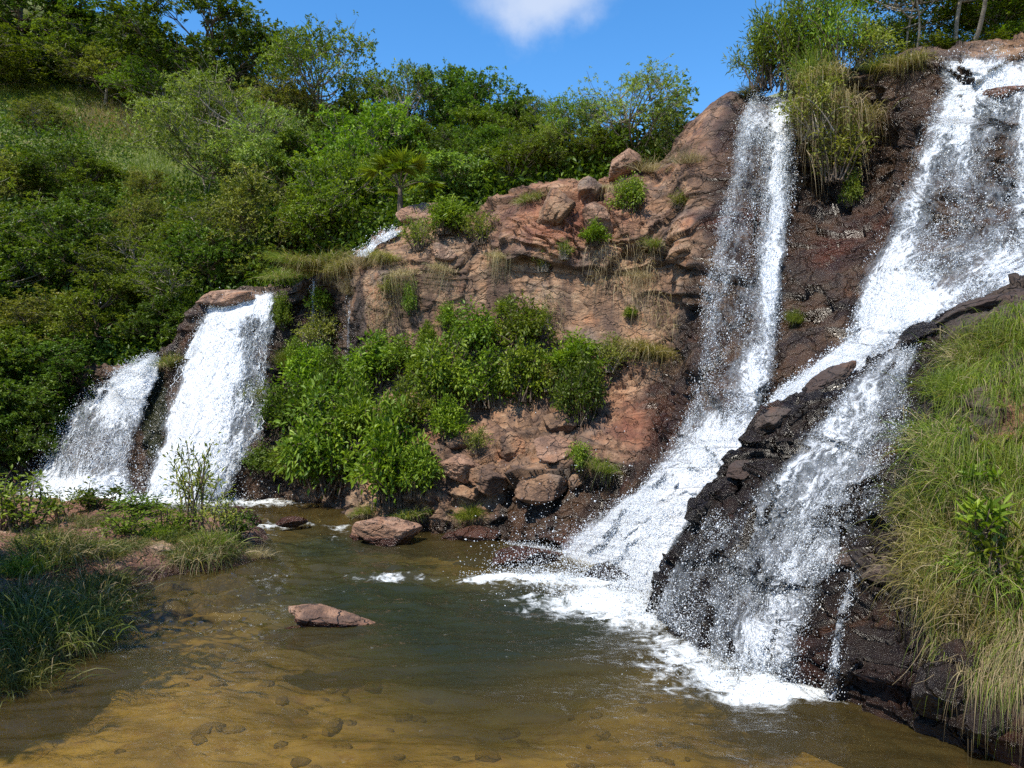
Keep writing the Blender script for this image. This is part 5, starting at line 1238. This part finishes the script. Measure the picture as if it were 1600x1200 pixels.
# ------------------------------------------------------------------ the grassy right bank
def in_bank(px, py):
    edge = np.interp(py, [470, 520, 640, 760, 860, 960, 1040, 1100], [1600, 1500, 1455, 1430, 1440, 1450, 1480, 1640])
    return (px > edge) & (py > 470)
GG = 'tussocks on the right bank'
RB = [(1530, 560, 'mix', 0, 'topmost green tussock on the right bank'), (1590, 530, 'mix', 2, 'tussock at the top of the right bank by the frame edge'), (1490, 610, 'mix', 2, 'tussock spilling over the dark ledge, second from the top of the right bank'),
 (1560, 640, 'mix', 1, 'yellowish tussock above the exposed brown rock of the right bank'), (1470, 690, 'mix', 0, 'long-haired tussock beside the veil of water'), (1580, 720, 'mix', 2, 'bright green tussock below the exposed brown rock'),
 (1510, 740, 'mix', 0, 'tussock left of the broad-leaved sprig'), (1450, 790, 'mix', 0, 'tussock whose blades reach furthest towards the water'), (1590, 790, 'mix', 1, 'straw-filled tussock right of the broad-leaved sprig'),
 (1500, 840, 'mix', 1, 'yellow tussock under the broad-leaved sprig'), (1570, 870, 'mix', 0, 'tussock beneath the lower leafy plant'), (1470, 890, 'mix', 1, 'dry tussock hanging over the lower ledge'),
 (1530, 930, 'mix', 1, 'strawy tussock at the bottom of the right bank'), (1600, 950, 'mix', 0, 'lowest tussock at the right frame edge'), (1480, 960, 'mix', 0, 'tussock trailing over the dark undercut')]
for (px_, py_, kd, k, lab) in RB:
    p = B_SP.at(px_, py_, .02); s_ = RS.uniform(.75, 1.0)
    place(TU[kd][k], 'grass_tuft', p, lab, 'grass', GG, s=s_, tilt=(.55, -.35), rz=0)
n = 46000; a = RS.uniform(1420, 1900, n); b_ = RS.uniform(470, 1080, n)
kk = fbm(np.stack([a * .02, b_ * .02, 0 * a], -1), 77, 3)
ok = in_bank(a, b_) & (kk > -.28) & (((a - 1550) / 35) ** 2 + ((b_ - 665) / 30) ** 2 > 1); a, b_ = a[ok], b_[ok]; kk = kk[ok]
# blades grow in small tufts: pull the roots together
a = a + (np.round(a / 26) * 26 - a) * .6 + 8 * np.sin(b_ * .3); b_ = b_ + (np.round(b_ / 22) * 22 - b_) * .5
r_ = B_SP.at(a, b_, .01)
fan = vnoise(np.stack([a * .05, b_ * .05, 0 * a], -1), 12)
d = RS.randn(len(a), 3) * .40 + np.array([-.55, -.75, .75]) + fan[:, None] * np.array([.5, 0, .3])
dry = (RS.rand(len(a)) < .16 + .5 * sstep(-.1, .5, vnoise(np.stack([a * .013, b_ * .013, 0 * a], -1), 33)) * sstep(640, 900, b_))
for nm, m_, sel, lab in (('bank_grass', M_GRASS, ~dry, 'thick soft green grass drooping over the right bank'), ('dry_grass', M_STRAW, dry, 'dry blades mixed into the grass of the right bank')):
    q = sel; k = int(q.sum())
    V, Fc = blade_mesh(r_[q], d[q], RS.uniform(.22, .52, k), RS.uniform(.7, 1.5, k), RS.uniform(.003, .0065, k), K=7)
    tag(mesh(nm, V, Fc, m_, attrs={'rnd': np.repeat(np.clip(RS.rand(k) * .7 + .35 * (kk[q] + .4), 0, 1), 6)}), lab, 'grass', kind='stuff')
SPG = make_shrub(.42, .34, M_LEAF['bright'], M_BARKD, 401, 7, 14, .13, .034, upr=1.2)
SPG2 = make_shrub(.4, .4, M_LEAF['mid'], M_BARKD, 402, 9, 12, .12, .034, upr=.8)
for (px_, py_, pr, s_, lab) in [(1535, 850, SPG, 1.0, 'broad-leaved sprig standing out of the right bank grass'), (1565, 900, SPG2, 1.0, 'lower leafy plant in the right bank grass'), (1595, 940, SPG2, .8, 'leafy plant cut by the right frame edge'),
        (1540, 780, SPG, .75, 'upper shoots of the broad-leaved sprig'), (1500, 900, SPG2, .5, 'small sprig low in the dry grass of the right bank')]:
    place(pr, 'plant', B_SP.at(px_, py_, .12), lab, 'plant', 'leafy plants on the right bank', s=s_, tilt=(.35, -.15))
paths, rads = [], []
for k in range(26):
    a0, b0 = RS.uniform(1450, 1580), RS.uniform(780, 1000); p = B_SP.at(a0, b0, .1)
    e = p + np.array([-RS.uniform(.2, .6), -RS.uniform(.1, .3), RS.uniform(-.35, .15)]); paths.append(curve(p, e, RS.randn(3) * .06, 7)); rads.append(np.linspace(.0035, .0012, 7))
V, Fc = tubes(paths, rads, 4); tag(mesh('dry_twigs', V, Fc, M_STRAW, attrs={'rnd': np.full(len(Fc), .6)}), 'thin dry twigs sticking out of the right bank grass', 'twigs', kind='stuff')
tick('banks')
print('VERTS', sum(len(o.data.vertices) for o in bpy.data.objects if o.type == 'MESH'))
